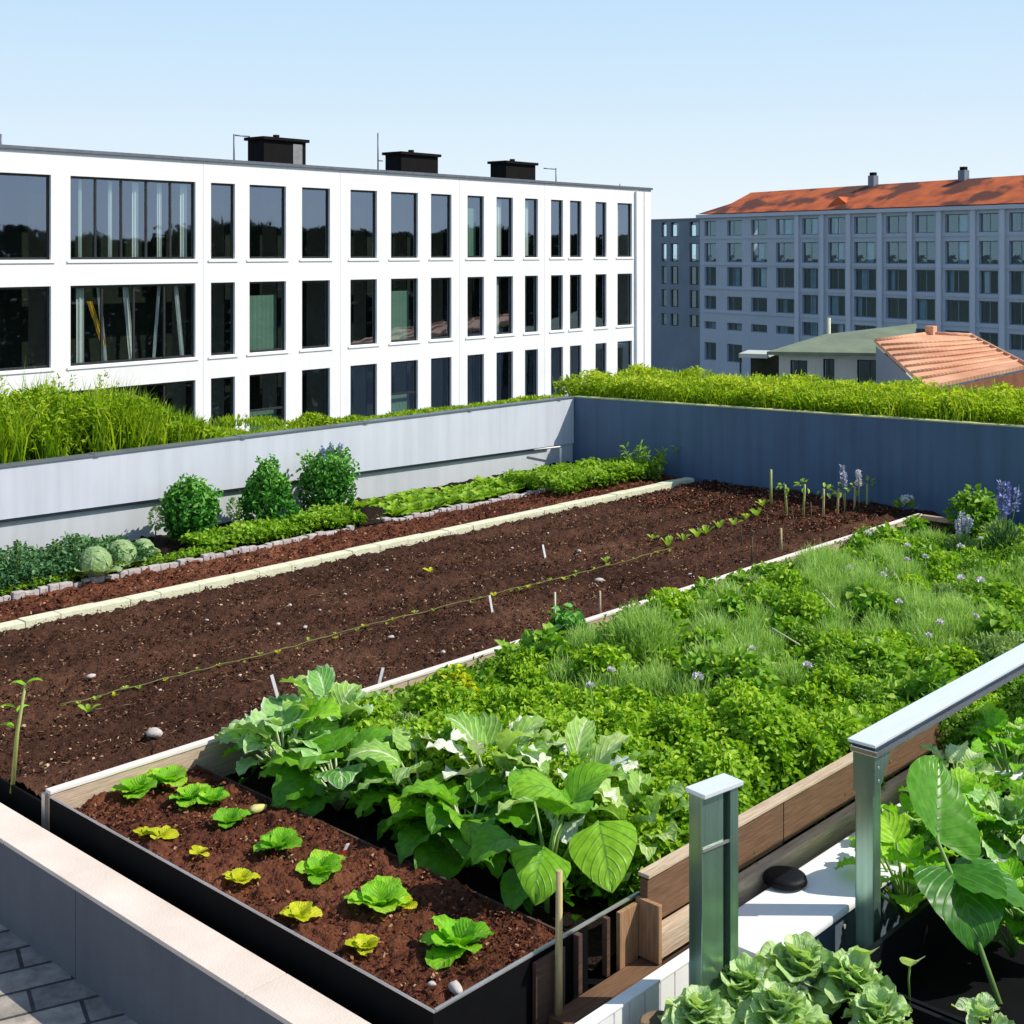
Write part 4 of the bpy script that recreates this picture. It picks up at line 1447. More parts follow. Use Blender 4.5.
row_meshes = [rosette_acc(12, .16, .09, .5, 1.4, .8, .05, tint=(.2, .8)).mesh('leaves', True) for _ in range(4)]
k = 0
for row, yy in enumerate((9.05, 9.28, 9.5)):
    x = 8.0 + .07 * row
    while x < 10.95:
        o = link('salad_plant', row_meshes[k % 4], M['l_row'], None, (x, yy + random.uniform(-.03, .03), -.02), random.uniform(0, 6.28))
        s = random.uniform(.85, 1.2)
        o.scale = (s, s, s * random.uniform(.9, 1.2))
        thing(o, 'low green salad plant in the dense row along the white wall', 'salad plant', 'salad plants along the white wall')
        x += random.uniform(.16, .21)
        k += 1

# tall weeds by the corner
for px, py, h, lb in ((634, 478, .42, 'tall leafy weed with branching stems in the shaded corner'), (678, 473, .40, 'tall thin weed at the end of the cream stones'), (655, 478, .30, 'shorter weed between the two tall ones in the corner')):
    p = at(px, py, 0)
    e = empty('tall_weed', p)
    thing(e, lb, 'weed')
    st, a = [], Acc()
    for s in range(4):
        az = random.uniform(0, 6.28)
        top = Vector((math.cos(az) * .1, math.sin(az) * .1, h * random.uniform(.7, 1)))
        st.append(([(0, 0, 0), top * .5 + Vector((0, 0, .04)), top], [.005, .004, .002]))
        m_ = 34
        f = rng.random(m_)
        D = sphere_dirs(m_)
        a.add(leaf_arrays(np.outer(f, np.array(top)) + D * .02, D + [0, 0, .5], sphere_dirs(m_) + [0, 0, .7], rng.uniform(.04, .08, m_), rng.uniform(.015, .03, m_), rng.random(m_)))
    link('stem', tubes('stem', st, 5), M['stem'], e)
    link('foliage', a.mesh('foliage'), M['l_row'], e)

# ---- seedlings, stakes, twine and markers in the main bed
def stake(px, py, h, label, m='stake', r=.012, group=None, lean=(0, 0), leaves=0):
    p = at(px, py, 0)
    e = empty('wooden_stake', (p.x, p.y, 0))
    thing(e, label, 'stake', group)
    link('rod', tubes('rod', [([(0, 0, -.08), (lean[0], lean[1], h)], [r, r * .8])], 7), M[m], e)
    if leaves:
        a = Acc()
        D = sphere_dirs(leaves)
        a.add(leaf_arrays(D * [.03, .05, .03] + [lean[0], lean[1], h * .97], D, sphere_dirs(leaves) + [0, 0, 1], .06, .03, .6 + .3 * rng.random(leaves)))
        link('foliage', a.mesh('foliage'), M['l_row'], e)


stake(771, 503, .32, 'tallest green cane standing apart before the dark wall', 'cane', .014)
for i, (px, py) in enumerate(((787, 514), (803, 515), (823, 516), (837, 512), (854, 508), (867, 505))):
    stake(px, py, (.27, .28, .25, .22, .20, .20)[i], 'short wooden stake with green shoots in the row before the dark wall', 'cane' if i in (0, 1, 5) else 'stake', .012, 'stakes in the row before the dark wall', (random.uniform(-.02, .02), random.uniform(-.02, .02)), 8)
stake(781, 548, .16, 'pale short peg closest to the timber edging, by the stakes', 'timber_white' if False else 'stake', .012)
stake(752, 560, .18, 'thin twig standing by the seedlings at the timber edging', 'twig', .008)
stake(555, 630, .24, 'pale thin cane at the middle of the timber edging', 'straw', .008)
stake(600, 612, .14, 'pinkish short peg standing behind the pale cane', 'timber', .009)

for i, (px, py) in enumerate(((742, 545), (768, 536), (795, 528), (812, 524), (845, 516))):
    stake(px, py, random.uniform(.12, .22), 'thin brown twig stuck in the soil among the stakes', 'twig', .006, 'thin twigs among the stakes', (random.uniform(-.03, .03), random.uniform(-.03, .03)))
# row of seedlings
seed_meshes = [rosette_acc(5, .09, .05, .6, 1.3, .6, .03, tint=(.4, .9), nt=6, nc=5).mesh('leaves', True) for _ in range(3)]
for i, (px, py) in enumerate(((684, 541), (697, 537), (706, 534), (719, 528), (734, 525), (746, 519), (757, 516), (763, 506), (668, 546))):
    p = at(px, py, 0)
    o = link('seedling', seed_meshes[i % 3], M['l_row'], None, (p.x, p.y, 0.0), i * 1.3)
    s = random.uniform(.8, 1.15)
    o.scale = (s, s, s * 1.4)
    thing(o, 'bright green seedling in the row beyond the end of the twine', 'seedling', 'seedlings in the row at the far end')
for i, (px, py, lb) in enumerate(((88, 712, 'tiny green sprout left alone on the near soil'), (430, 572, 'yellowish sprout lying in the middle of the soil'), (606, 562, 'pale green sprout at the twine'), (653, 539, 'small sprout beyond the middle of the soil bed'))):
    p = at(px, py, 0)
    o = link('sprout', seed_meshes[i % 3], M['l_yellow'] if i == 1 else M['l_row'], None, p, i * 2.)
    o.scale = (.7, .7, .7)
    thing(o, lb, 'sprout')

# twine line lying over the soil
pts_ = [at(px, py, 0.012) for px, py in ((60, 705), (150, 682), (260, 655), (350, 630), (420, 612), (500, 592), (560, 578), (620, 562), (680, 545))]
dense = []
for i in range(len(pts_) - 1):
    for t in np.linspace(0, 1, 8, endpoint=False):
        q = pts_[i].lerp(pts_[i + 1], t)
        dense.append(q + Vector((0, random.uniform(-.006, .006), random.uniform(-.008, .004))))
o = pts_[0].copy()
tw = link('garden_twine', tubes('garden_twine', [([q - o for q in dense], .0034)], 6), M['string'], None, o)
thing(tw, 'thin twine stretched lengthwise over the bare soil', 'twine')

k = 0
for q in range(44):
    f_ = (q + random.uniform(-.3, .3)) / 44
    i_ = min(int(f_ * 8), 7) if f_ > 0 else 0
    c_ = pts_[i_].lerp(pts_[i_ + 1], max(0, f_ * 8 - i_))
    o_ = link('tiny_sprout', seed_meshes[k % 3], M['l_row'] if k % 3 else M['l_yellow'], None, (c_.x + random.uniform(-.03, .03), c_.y + random.uniform(-.05, .05), .0), k * 1.7)
    z_ = random.uniform(.18, .42)
    o_.scale = (z_, z_, z_)
    thing(o_, 'tiny sprout coming up along the thin twine', 'sprout', 'tiny sprouts along the twine')
    k += 1
# white plant tags
for i, (px, py, h, lb) in enumerate(((545, 556, .09, 'white plant tag standing in the middle of the soil bed'), (492, 610, .10, 'white tag leaning near the twine'), (379, 684, .09, 'grey white tag at the near end of the visible timber edging'), (278, 698, .13, 'thin white tag behind the pale leafy plant'))):
    p = at(px, py, 0)
    me = boxes('plant_tag', [(-.009, .009, -.0015, .0015, -.03, h)], bev=.001)
    o = link('plant_tag', me, M['tag'], None, p)
    o.rotation_euler = (random.uniform(-.2, .05), random.uniform(-.3, .3), random.uniform(-.35, .0))
    thing(o, lb, 'plant tag')

# pebbles
def pebble_mesh(seed):
    bm = bmesh.new()
    bmesh.ops.create_icosphere(bm, subdivisions=2, radius=1)
    rj = random.Random(seed + 50)
    rs = random.Random(seed)
    k1, k2 = rs.uniform(0, 6), rs.uniform(0, 6)
    for v in bm.verts:
        v.co *= 1 + .12 * math.sin(3 * v.co.x + k1) + .1 * math.sin(4 * v.co.y + k2)
        v.co *= 1 + rj.uniform(-.09, .09)
        v.co.z *= .6
        v.co.x *= 1.15
    me = bpy.data.meshes.new('pebble')
    bm.to_mesh(me)
    bm.free()
    for p_ in me.polygons:
        p_.use_smooth = True
    return me


pm = [pebble_mesh(k) for k in range(4)]
k = 0
for px, py, r in ((91, 676, .022), (117, 660, .009), (207, 620, .012), (290, 605, .014), (305, 627, .016), (278, 624, .014), (391, 637, .018), (443, 652, .016), (345, 594, .012), (387, 570, .012), (548, 533, .012),
                  (579, 551, .020), (599, 580, .028), (512, 548, .012), (320, 610, .010), (470, 630, .010), (240, 675, .010), (160, 690, .010), (690, 575, .024), (693, 577, .018)):
    p = at(px, py, 0.004)
    o = link('white_pebble', pm[k % 4], M['pebble'], None, p, k)
    o.scale = (r, r * .85, r)
    thing(o, 'small whitish pebble scattered on the bare soil', 'pebble', 'whitish pebbles scattered on the bare soil')
    k += 1
o = link('white_pebble', pm[1], M['pebble'], None, at(154, 733, .02))
o.scale = (.036, .036, .036)
thing(o, 'largest pinkish white pebble on the near soil behind the planter', 'pebble')
for px, py, r, lb in ((456, 988, .025, 'cream pebble at the near end of the planter soil'), (432, 984, .012, 'tiny grey pebble next to the cream one'), (258, 808, .03, 'pale yellow leaf near the dark green lettuce')):
    o = link('white_pebble', pm[k % 4].copy() if px == 258 else pm[k % 4], M['pebble'], None, at(px, py, .005), k)
    if px == 258:
        o.data.materials[0] = M['pale_yellow']  # this one is a yellow leaf given a pebble's shape
    o.scale = (r * 1.2, r * .8, r)
    thing(o, lb, 'pebble')
    k += 1
e = empty('seed_packet_scrap', at(342, 855, 0.0))
thing(e, 'scrap of red and white packet on the planter soil', 'packet')
link('red_half', boxes('red_half', [(-.015, .015, -.002, .002, -.01, .022)], bev=.001), M['red'], e)
link('white_half', boxes('white_half', [(-.014, .014, -.003, .001, .0225, .048)], bev=.001), M['tag'], e)
e.rotation_euler = (.4, .3, .4)

# bark chips strewn over the beds: nobody could count them
def chips(name, x0, x1, y0, y1, n, z, sz, m, label, amp):
    x = rng.uniform(x0, x1, n)
    y = rng.uniform(y0, y1, n)
    zz = z + soil_height(x, y, amp) + rng.uniform(-.002, .006, n)
    P = np.stack([x, y, zz], 1)
    D = sphere_dirs(n) * [1, 1, .5]
    a = Acc()
    Lh = rng.uniform(*sz, n)
    a.add(leaf_arrays(P, D, sphere_dirs(n) * .7 + [0, 0, 1], Lh, Lh * rng.uniform(.3, .8, n), rng.random(n) ** 2, fold=.1, droop=.05))
    stuff(link(name, a.mesh(name), m), label, 'bark chips')


M['bark'] = leaf_mat('bark_chip', [(0.0, (0.02, 0.008, 0.005)), (0.45, (0.085, 0.035, 0.02)), (0.75, (0.20, 0.10, 0.055)), (1.0, (0.55, 0.40, 0.26))], 0.0, rough=.9, gloss=.1)
M['bark_red'] = leaf_mat('reddish_bark_chip', [(0.0, (0.03, 0.008, 0.005)), (0.45, (0.14, 0.04, 0.02)), (0.8, (0.26, 0.09, 0.045)), (1.0, (0.5, 0.32, 0.2))], 0.0, rough=.85, gloss=.15)
chips('bark_mulch', 2.92, 11.6, 5.46, 8.10, 60000, -.025, (.008, .024), M['bark'], 'fine brown bark chips strewn over the wide soil bed', .030)
n = 700
x = rng.uniform(2.95, 11.5, n)
y = rng.uniform(5.48, 8.08, n)
a = Acc()
aa = rng.random(n) * 6.28
Lh = rng.uniform(.025, .07, n)
a.add(leaf_arrays(np.stack([x, y, -.018 + soil_height(x, y, .03)], 1), np.stack([np.cos(aa), np.sin(aa), rng.normal(.05, .15, n)], 1), np.tile([0, 0, 1.], (n, 1)), Lh, rng.uniform(.003, .006, n), rng.uniform(.75, 1, n), fold=.1, droop=.03))
stuff(link('straw_litter', a.mesh('straw_litter'), M['bark']), 'thin pale bits of straw littered over the wide soil bed', 'straw')
chips('reddish_mulch', 10.2, 11.7, 5.8, 8.05, 9000, -.02, (.014, .034), M['bark_red'], 'reddish bark chips at the far end of the soil bed', .030)
chips('narrow_bed_mulch', 2.95, 11.6, 8.32, 8.84, 9000, -.03, (.014, .034), M['bark_red'], 'reddish brown bark chips in the narrow bed', .035)
chips('planter_mulch', X0 + .02, X1 - .02, Y0 + .02, Y1 - .02, 9000, -.033, (.007, .022), M['bark_red'], 'coarse reddish chips on the soil of the metal planter', .030)

# tall shoot by the parapet at the near end of the bed
p = at(12, 782, 0)
e = empty('young_bean_shoot', (p.x, p.y, 0))
thing(e, 'lone climbing shoot on a cane beside the parapet', 'plant')
link('cane', tubes('cane', [([(0, 0, -.05), (.02, -.01, .22), (.05, -.03, .44)], [.011, .009, .006])], 7), M['cane'], e)
a = Acc()
for q, az in (((.05, -.03, .44), -.6), ((.05, -.03, .43), 2.2), ((.02, 0, .33), 2.6), ((.02, 0, .31), 0.2), ((.01, 0, .24), 2.0)):
    a.add(big_leaf(q, az, .5, .08, .035, 'oval', tint=.7, nt=6, nc=5))
link('leaves', a.mesh('leaves', True), M['l_lettuce'], e)

# ---- young lettuces in the metal planter
def lettuce(px, py, size, label, m='l_lettuce', nl=9, flat=.42, wave=.06, name='young_lettuce', shape='round', tint=(.2, .9)):
    p = at(px, py, 0.0)
    ms = rosette_acc(nl + 2, size * .62, size * .56, flat, 1.2, .8, wave * .7, shape, tint, nt=10, nc=9, z0=.0)
    o = link(name, ms.mesh(name, True), M[m], None, (p.x, p.y, -.012), random.uniform(0, 6.28))
    thing(o, label, 'lettuce')
    return o


lettuce(135, 790, .20, 'bright green lettuce in the far corner of the planter', nl=10)
lettuce(166, 780, .20, 'light green lettuce second from the far corner', nl=10)
lettuce(190, 797, .17, 'green lettuce in the middle of the touching far group', nl=10)
lettuce(213, 799, .15, 'small leafy lettuce at the end of the touching far group', nl=8)
lettuce(228, 820, .15, 'compact dark green lettuce beside the pale yellow leaf', nl=8, tint=(0, .4))
lettuce(278, 845, .18, 'round green lettuce alone near the back board', nl=9, tint=(.1, .6))
lettuce(320, 870, .18, 'green lettuce beside the red and white scrap', nl=8)
lettuce(378, 903, .22, 'wide green lettuce with a yellow leaf at one side', nl=11)
lettuce(458, 943, .26, 'largest lettuce with broad leaves at the near end of the planter', nl=9, flat=.25, tint=(.1, .7))
lettuce(160, 834, .13, 'yellow green seedling of two round leaves nearest the parapet', 'l_yellow', 4, .25, .02, shape='round')
lettuce(143, 832, .08, 'tiny yellow leaf just beyond the two leaved seedling', 'l_yellow', 3, .25, .02, shape='round')
lettuce(199, 850, .08, 'small yellow seedling beside the rim of the planter', 'l_yellow', 4, .25, .03, shape='round')
lettuce(240, 878, .12, 'yellow rosette with a curled rim, farther of the middle two', 'l_yellow', 8, .35, .05)
lettuce(299, 914, .12, 'yellow rosette in the middle beside the metal rim', 'l_yellow', 8, .35, .05)
lettuce(364, 945, .11, 'yellow seedling nearest the camera end of the rim', 'l_yellow', 8, .35, .05)
lettuce(404, 903, .08, 'bright yellow leaf leaning on the wide green lettuce', 'l_yellow', 3, .5, .02, shape='round')

# ---- broad leaved plants between planter and herbs: each leaf a part of its own
def leafy(name, p, label, cat, leaves, m, stem_m='stem_pale', trunk=0.0):
    """leaves: list of (az, stalk_len, stalk_pitch, L, W, shape, pitch, curl, cup, wave, tint, material or None)"""
    e = empty(name, p)
    thing(e, label, cat)
    st = []
    for (az, sl, sp, Lh, W, shape, pitch, curl, cup, wave, tint, mm, *baz) in leaves:
        b = Vector((math.cos(az) * sl * math.cos(sp), math.sin(az) * sl * math.cos(sp), trunk + sl * math.sin(sp)))
        st.append(([(0, 0, trunk * .6), Vector((b.x * .45, b.y * .45, trunk * .8 + (b.z - trunk * .8) * .6)), b], [.010, .007, .005]))
        a = Acc()
        a.add(big_leaf((b.x, b.y, b.z), baz[0] if baz else az, pitch, Lh, W, shape, curl=curl, cup=cup, wave=wave, tint=tint, roll=random.uniform(-.35, .35), nt=14, nc=11))
        link('leaf', a.mesh('leaf', True), M[mm or m], e)
    if trunk:
        st.append(([(0, 0, -.05), (0, 0, trunk)], .012))
    link('stalk', tubes('stalk', st, 7), M[stem_m], e)
    return e


def rand_leaves(n, sl, Lr, Wf, shape, pitch, curl, cup, wave, tint, mats=(None,), az0=0.0, spr=(.75, 1.35), big=1.0):
    out = []
    for k in range(n):
        f = k / max(1, n - 1)
        Lh = random.uniform(*Lr) * big
        out.append((az0 + k * 2.399 + random.uniform(-.3, .3), sl * random.uniform(.8, 1.2) * (.75 + .35 * f), spr[0] + (spr[1] - spr[0]) * f, Lh, Lh * Wf * random.uniform(.85, 1.15), shape,
                    pitch + .5 * f, curl * random.uniform(.8, 1.2), cup, wave, random.uniform(*tint), random.choice(mats)))
    return out


BZ = -.12
CX = 3.97
leafy('pale_chard', (CX - .08, 5.08, BZ), 'pale mint green leafy plant with a white rimmed leaf by the timber edging', 'plant',
      rand_leaves(26, .24, (.17, .26), .78, 'oval', .45, 1.6, .12, .05, (.3, 1.0), ('l_mint', 'l_mint', 'l_mint', 'l_cabbage', 'l_lettuce')), 'l_mint')
leafy('pale_chard', (CX + .22, 5.10, BZ), 'crinkled pale plant with one upright leaf against the dark soil', 'plant',
      rand_leaves(22, .27, (.17, .25), .74, 'oval', .65, 1.5, .12, .06, (.3, 1.0), ('l_mint', 'l_cabbage'), az0=1.0), 'l_mint')
leafy('broad_leaf_plant', (CX - .10, 4.66, BZ), 'plant with dark drooping rounded leaves over the black soil', 'plant',
      rand_leaves(20, .22, (.22, .30), .82, 'heart', .25, 1.7, -.05, .04, (.0, .7), ('l_bean', 'l_bean', 'l_bean', 'l_bean', 'l_mint'), az0=.4), 'l_bean')
leafy('broad_leaf_plant', (CX + .06, 4.28, BZ), 'plant with large mid green leaves and pale tips in the middle of the row', 'plant',
      rand_leaves(20, .24, (.22, .31), .74, 'heart', .3, 1.6, .0, .045, (.3, 1.0), ('l_bean', 'l_bean', 'l_bean', 'l_cabbage'), az0=2.0), 'l_bean')
leafy('savoy_plant', (CX + .28, 4.05, BZ), 'pale sunlit plant with white veined leaves behind the dark ones', 'plant',
      rand_leaves(26, .27, (.20, .30), .60, 'oval', .55, 1.2, .15, .05, (.3, 1.0), ('l_cabbage', 'l_cabbage', 'l_white'), az0=.9), 'l_cabbage')  # whitish leaves among them paint the sun glare
leafy('broad_leaf_plant', (CX - .06, 3.88, BZ), 'plant with cupped dark leaves left of the wooden stake', 'plant',
      rand_leaves(19, .22, (.21, .29), .86, 'heart', .25, 1.6, .1, .04, (.1, .8), ('l_bean',), az0=3.4), 'l_bean')
leafy('savoy_plant', (CX + .30, 3.62, BZ), 'white striped cabbage plant beside the yellow green herbs', 'plant',
      rand_leaves(30, .27, (.20, .30), .50, 'oval', .55, 1.3, .12, .05, (.3, 1.0), ('l_cabbage', 'l_cabbage', 'l_white'), az0=.2), 'l_cabbage')
leafy('savoy_plant', (CX + .30, 3.25, BZ), 'pale crinkled cabbage plant next to the broad steel post', 'plant',
      rand_leaves(26, .24, (.18, .27), .55, 'oval', .55, 1.3, .12, .06, (.3, 1.0), ('l_cabbage',), az0=1.2), 'l_cabbage')
# bean plant on its stake
sx, sy = 3.385, 2.925
thing(link('wooden_stake', tubes('wooden_stake', [([(0, 0, -.02), (.004, 0, .50)], [.014, .011])], 8), M['stake'], None, (sx, sy, -.18)), 'tall split wooden stake at the near corner holding the climbing bean', 'stake')
bl = [(-2.6, .16, 1.2, .25, .24, 'heart', .0, 1.6, .0, .02, .75, None), (-1.6, .36, 1.35, .24, .22, 'heart', .7, 1.5, .0, .02, .9, None, 2.8), (-.85, .30, .85, .27, .27, 'heart', -.55, .5, -.04, .01, 1.0, None, -2.2), (2.9, .26, .9, .20, .19, 'heart', .2, 1.4, .05, .02, .5, None),
      (-2.0, .30, 1.25, .23, .21, 'heart', .9, 1.2, .08, .02, .7, None), (1.2, .28, 1.2, .2, .18, 'heart', .8, 1.2, .05, .03, .6, None), (.2, .25, 1.0, .2, .18, 'heart', .4, 1.4, .05, .03, .5, None),
      (-.4, .30, 1.2, .22, .19, 'heart', .9, 1.0, .1, .02, .8, None), (2.2, .2, .6, .2, .19, 'heart', .0, 1.2, .1, .02, .3, None), (-3.0, .12, .5, .18, .17, 'heart', .0, 1.4, .1, .02, .2, None)]
leafy('climbing_bean', (3.82, 3.36, BZ), 'climbing bean with one large bright drooping leaf at the stake', 'plant', bl, 'l_bean', 'stem', trunk=.12)

# small filler leaves low in the dark row
cover('low_chard_leaves', 3.75, 4.5, 3.15, 5.25, 500, .22, M['l_bean'], 'small shaded leaves under the broad leaved row', 'leaves', (.05, .10), zb=-.12)

# ---- the right-hand corner
bt = empty('black_trough', (4.18, 1.62, -.46))
thing(bt, 'deep black plastic trough holding the large leaf plant', 'trough')
link('side', boxes('side', [(0, .02, 0, .72, 0, .33), (.022, 1.9, 0, .02, 0, .33), (.022, 1.9, .70, .72, 0, .33), (1.902, 1.92, 0, .72, 0, .33)], bev=.003), M['black_plastic'], bt)
link('soil', boxes('soil', [(.022, 1.9, .022, .698, .02, .12)]), M['black'], bt)  # soil blackened to stand for the dark shade inside

# big leaf on a long stalk
p = Vector((4.55, 1.86, -.27))
e = empty('large_leaf_plant', p)
thing(e, 'plant with one very large glossy leaf on a long stalk in the black trough', 'plant')
tip = at(938, 842, .12) - p
top = at(930, 755, .30) - p
a = Acc()
azL = math.atan2(top.y - tip.y, top.x - tip.x)
L_ = 0.34
for az, pt, L2, W2, cl, rl, tn in ((azL - .1, .85, .36, .36, .45, .70, .6),):
    a.add(big_leaf(tuple(tip), az, pt, L2, W2, 'heart', curl=cl, cup=.12, wave=.015, tint=tn, roll=rl, nt=18, nc=13))
link('leaf', a.mesh('leaf', True), M['l_big'], e)
a = Acc()
a.add(big_leaf(tuple(tip * .86), -2.3, -.1, .36, .34, 'heart', curl=1.5, cup=.05, wave=.02, tint=.0, nt=16, nc=11))
link('leaf', a.mesh('leaf', True), M['l_big'], e)
a = Acc()
a.add(big_leaf(tuple(tip * .8), -1.1, .1, .36, .32, 'heart', curl=1.4, cup=.05, wave=.02, tint=.1, nt=16, nc=11))
link('leaf', a.mesh('leaf', True), M['l_big'], e)
root = at(1000, 1005, -.25) - p
link('stalk', tubes('stalk', [([root, root.lerp(tip, .5) + Vector((0, 0, .03)), tip, tip.lerp(top, .2)], [.011, .009, .008, .004])], 8), M['stem'], e)

# neighbours
def pos(px, py, z):
    q = at(px, py, z)
    return (q.x, q.y, q.z)


q = at(905, 900, -.2)
leafy('bright_chard', (q.x, q.y, -.28), 'bright green lobed plant between the rail post and the large leaf', 'plant',
      rand_leaves(18, .24, (.12, .18), .85, 'heart', .4, 1.4, .1, .06, (.5, 1.0), (None,), az0=.5), 'l_lettuce', 'stem')
q = at(985, 880, -.2)
leafy('white_leaf_plant', (q.x, q.y, -.28), 'plant with whitish variegated leaves beneath the large leaf', 'plant',
      [(-2.4, .28, 1.0, .16, .11, 'oval', -.1, .9, .1, .02, .5, 'l_white'), (-1.2, .30, 1.1, .12, .11, 'round', .0, .9, .1, .02, .6, 'l_white'), (-.4, .26, 1.0, .12, .11, 'round', .2, 1., .1, .03, .6, 'l_lettuce'), (-1.8, .16, .8, .10, .10, 'round', .0, 1., .1, .03, .7, 'l_white')], 'l_white')
for (px, py, lb, n_, h) in ((950, 850, 'curly green leaves behind the large leaf beside the white ledge', 12, .32), (1000, 850, 'green plant with lobed leaves in front of the white ledge at the picture edge', 14, .34), (1010, 780, 'dark green leafy plant highest under the handrail', 14, .34), (1018, 910, 'pale rounded leaves low at the picture edge over the black trough', 9, .2), (985, 820, 'bright curled greens right behind the white leaves', 12, .26)):
    q = at(px, py, -.15)
    leafy('leafy_green', (q.x, q.y, -.25), lb, 'plant', rand_leaves(n_ + 12, h * .8, (.11, .17), .9, 'heart', .45, 1.5, .12, .07, (.2, .9), ('l_lettuce', 'l_lettuce', 'l_lettuce', 'l_bean', 'l_mint' if py > 840 else 'l_lettuce'), az0=px), 'l_lettuce', 'stem')

for (px, py, lb, n_, h, zz_, mm) in ((905, 845, 'bright lobed leaves right next to the rail post', 16, .22, -.12, 'l_lettuce'), (955, 800, 'pale curly greens between the rail and the large leaf', 22, .26, -.12, 'l_head'), (1015, 760, 'bright green foliage just below the far end of the rail', 22, .30, -.12, 'l_lettuce'), (1015, 850, 'whitish green leaves at the picture edge above the trough', 18, .24, -.15, 'l_head'),
                                 (1012, 940, 'low bright leaves at the picture edge beside the stalk', 10, .16, -.25, 'l_lettuce'), (975, 745, 'leafy greens tucked under the handrail by the brown pot', 18, .2, -.12, 'l_lettuce')):
    q = at(px, py, zz_)
    leafy('leafy_green', (q.x, q.y, zz_ - .06), lb, 'plant', rand_leaves(n_, h * .75, (.08, .13), .9, 'round', .5, 1.4, .15, .08, (.3, 1.0), (mm, mm, 'l_cabbage'), az0=px), mm, 'stem')
# black saucer / pot rims glimpsed between them
for px, py, lb, r in ((990, 792, 'black round pot rim behind the large leaf', .09), (946, 733, 'small brown pot under the handrail', .055)):
    q = at(px, py, -.06)
    e = empty('plant_pot', (q.x, q.y, -.10))
    thing(e, lb, 'pot')
    link('pot', lathe('pot', [(0, 0), (r * .8, 0), (r, .06), (r * 1.05, .06), (r * 1.05, .075), (r * .95, .075), (r * .9, .05), (0, .045)]), M['black_plastic'] if r > .06 else M['terracotta'], e)

# pale lettuces at the bottom
lb_ = empty('lettuce_trough', (3.40, 1.95, -.46))
thing(lb_, 'dark trough full of pale curly lettuces', 'trough')
link('side', boxes('side', [(0, 1.05, 0, .02, 0, .20), (0, 1.05, .38, .40, 0, .20), (0, .02, .022, .378, 0, .20), (1.03, 1.05, .022, .378, 0, .20)]), M['black_plastic'], lb_)
link('soil', boxes('soil', [(.021, 1.029, .021, .379, .02, .16)]), M['soil_dark'], lb_)


def head(px, py, z, s, label, nl=44):
    q = at(px, py, z)
    a = Acc()
    for k in range(nl):
        f = k / (nl - 1)
        az = k * 2.399 + random.uniform(-.3, .3)
        rad = s * .20 * (1 - f) * random.uniform(.6, 1.2)
        Lh = s * random.uniform(.26, .42) * (1.1 - .35 * f)
        a.add(big_leaf((math.cos(az) * rad, math.sin(az) * rad, s * (.02 + .24 * f)), az + random.uniform(-.4, .4), .35 + 1.1 * f + random.uniform(-.2, .2), Lh, Lh * random.uniform(.8, 1.1), 'round', curl=1.3, cup=.22, wave=.07, wfreq=random.choice((2, 3, 4)), tint=random.uniform(.2, 1), roll=random.uniform(-.4, .4), nt=13, nc=13))
    o = link('curly_lettuce', a.mesh('curly_lettuce', True), M['l_head'], None, q, px)
    thing(o, label, 'lettuce')


head(745, 1006, -.14, .30, 'pale curly lettuce right of the broad steel post')
head(800, 990, -.16, .34, 'fullest pale curly lettuce in the middle of the dark trough')
head(855, 1000, -.14, .30, 'pale curly lettuce next to the foot of the rail post')
head(780, 1028, -.12, .28, 'pale lettuce cut by the bottom of the picture between two others')
head(700, 1032, -.12, .26, 'loose pale lettuce at the foot of the broad post')
head(878, 1032, -.12, .25, 'small pale lettuce at the end of the trough')
head(985, 1030, -.14, .22, 'pale round leaves beside the foot of the long stalk', 12)
for (px, py, lb) in ((865, 965, 'round pale leaf sticking up beside the rail post'), (910, 975, 'small round yellow green leaf over the black trough')):
    q = at(px, py + 30, -.16)
    e = empty('round_leaf_shoot', q)
    thing(e, lb, 'shoot')
    a = Acc()
    a.add(big_leaf((0, 0, .13), -2.3, 1.0, .09, .085, 'round', curl=.8, tint=.8))
    link('leaf', a.mesh('leaf', True), M['l_head'], e)
    link('stalk', tubes('stalk', [([(0, 0, 0), (.01, .01, .08), (0, 0, .135)], .004)], 6), M['stem'], e)

# ================================================================== BUILDINGS
def ray_hit(px, C, e1):
    """distance along e1 from C where the sight line of column px meets the facade line"""
    dx, dy = FWD[0] + (px - 512) / FPX * RGT[0], FWD[1] + (px - 512) / FPX * RGT[1]
    det = dx * (-e1[1]) - dy * (-e1[0])
    s = (dx * C[1] - dy * C[0]) / det
    dd = (C[0] * (-e1[1]) - C[1] * (-e1[0])) / det
    return s, dd


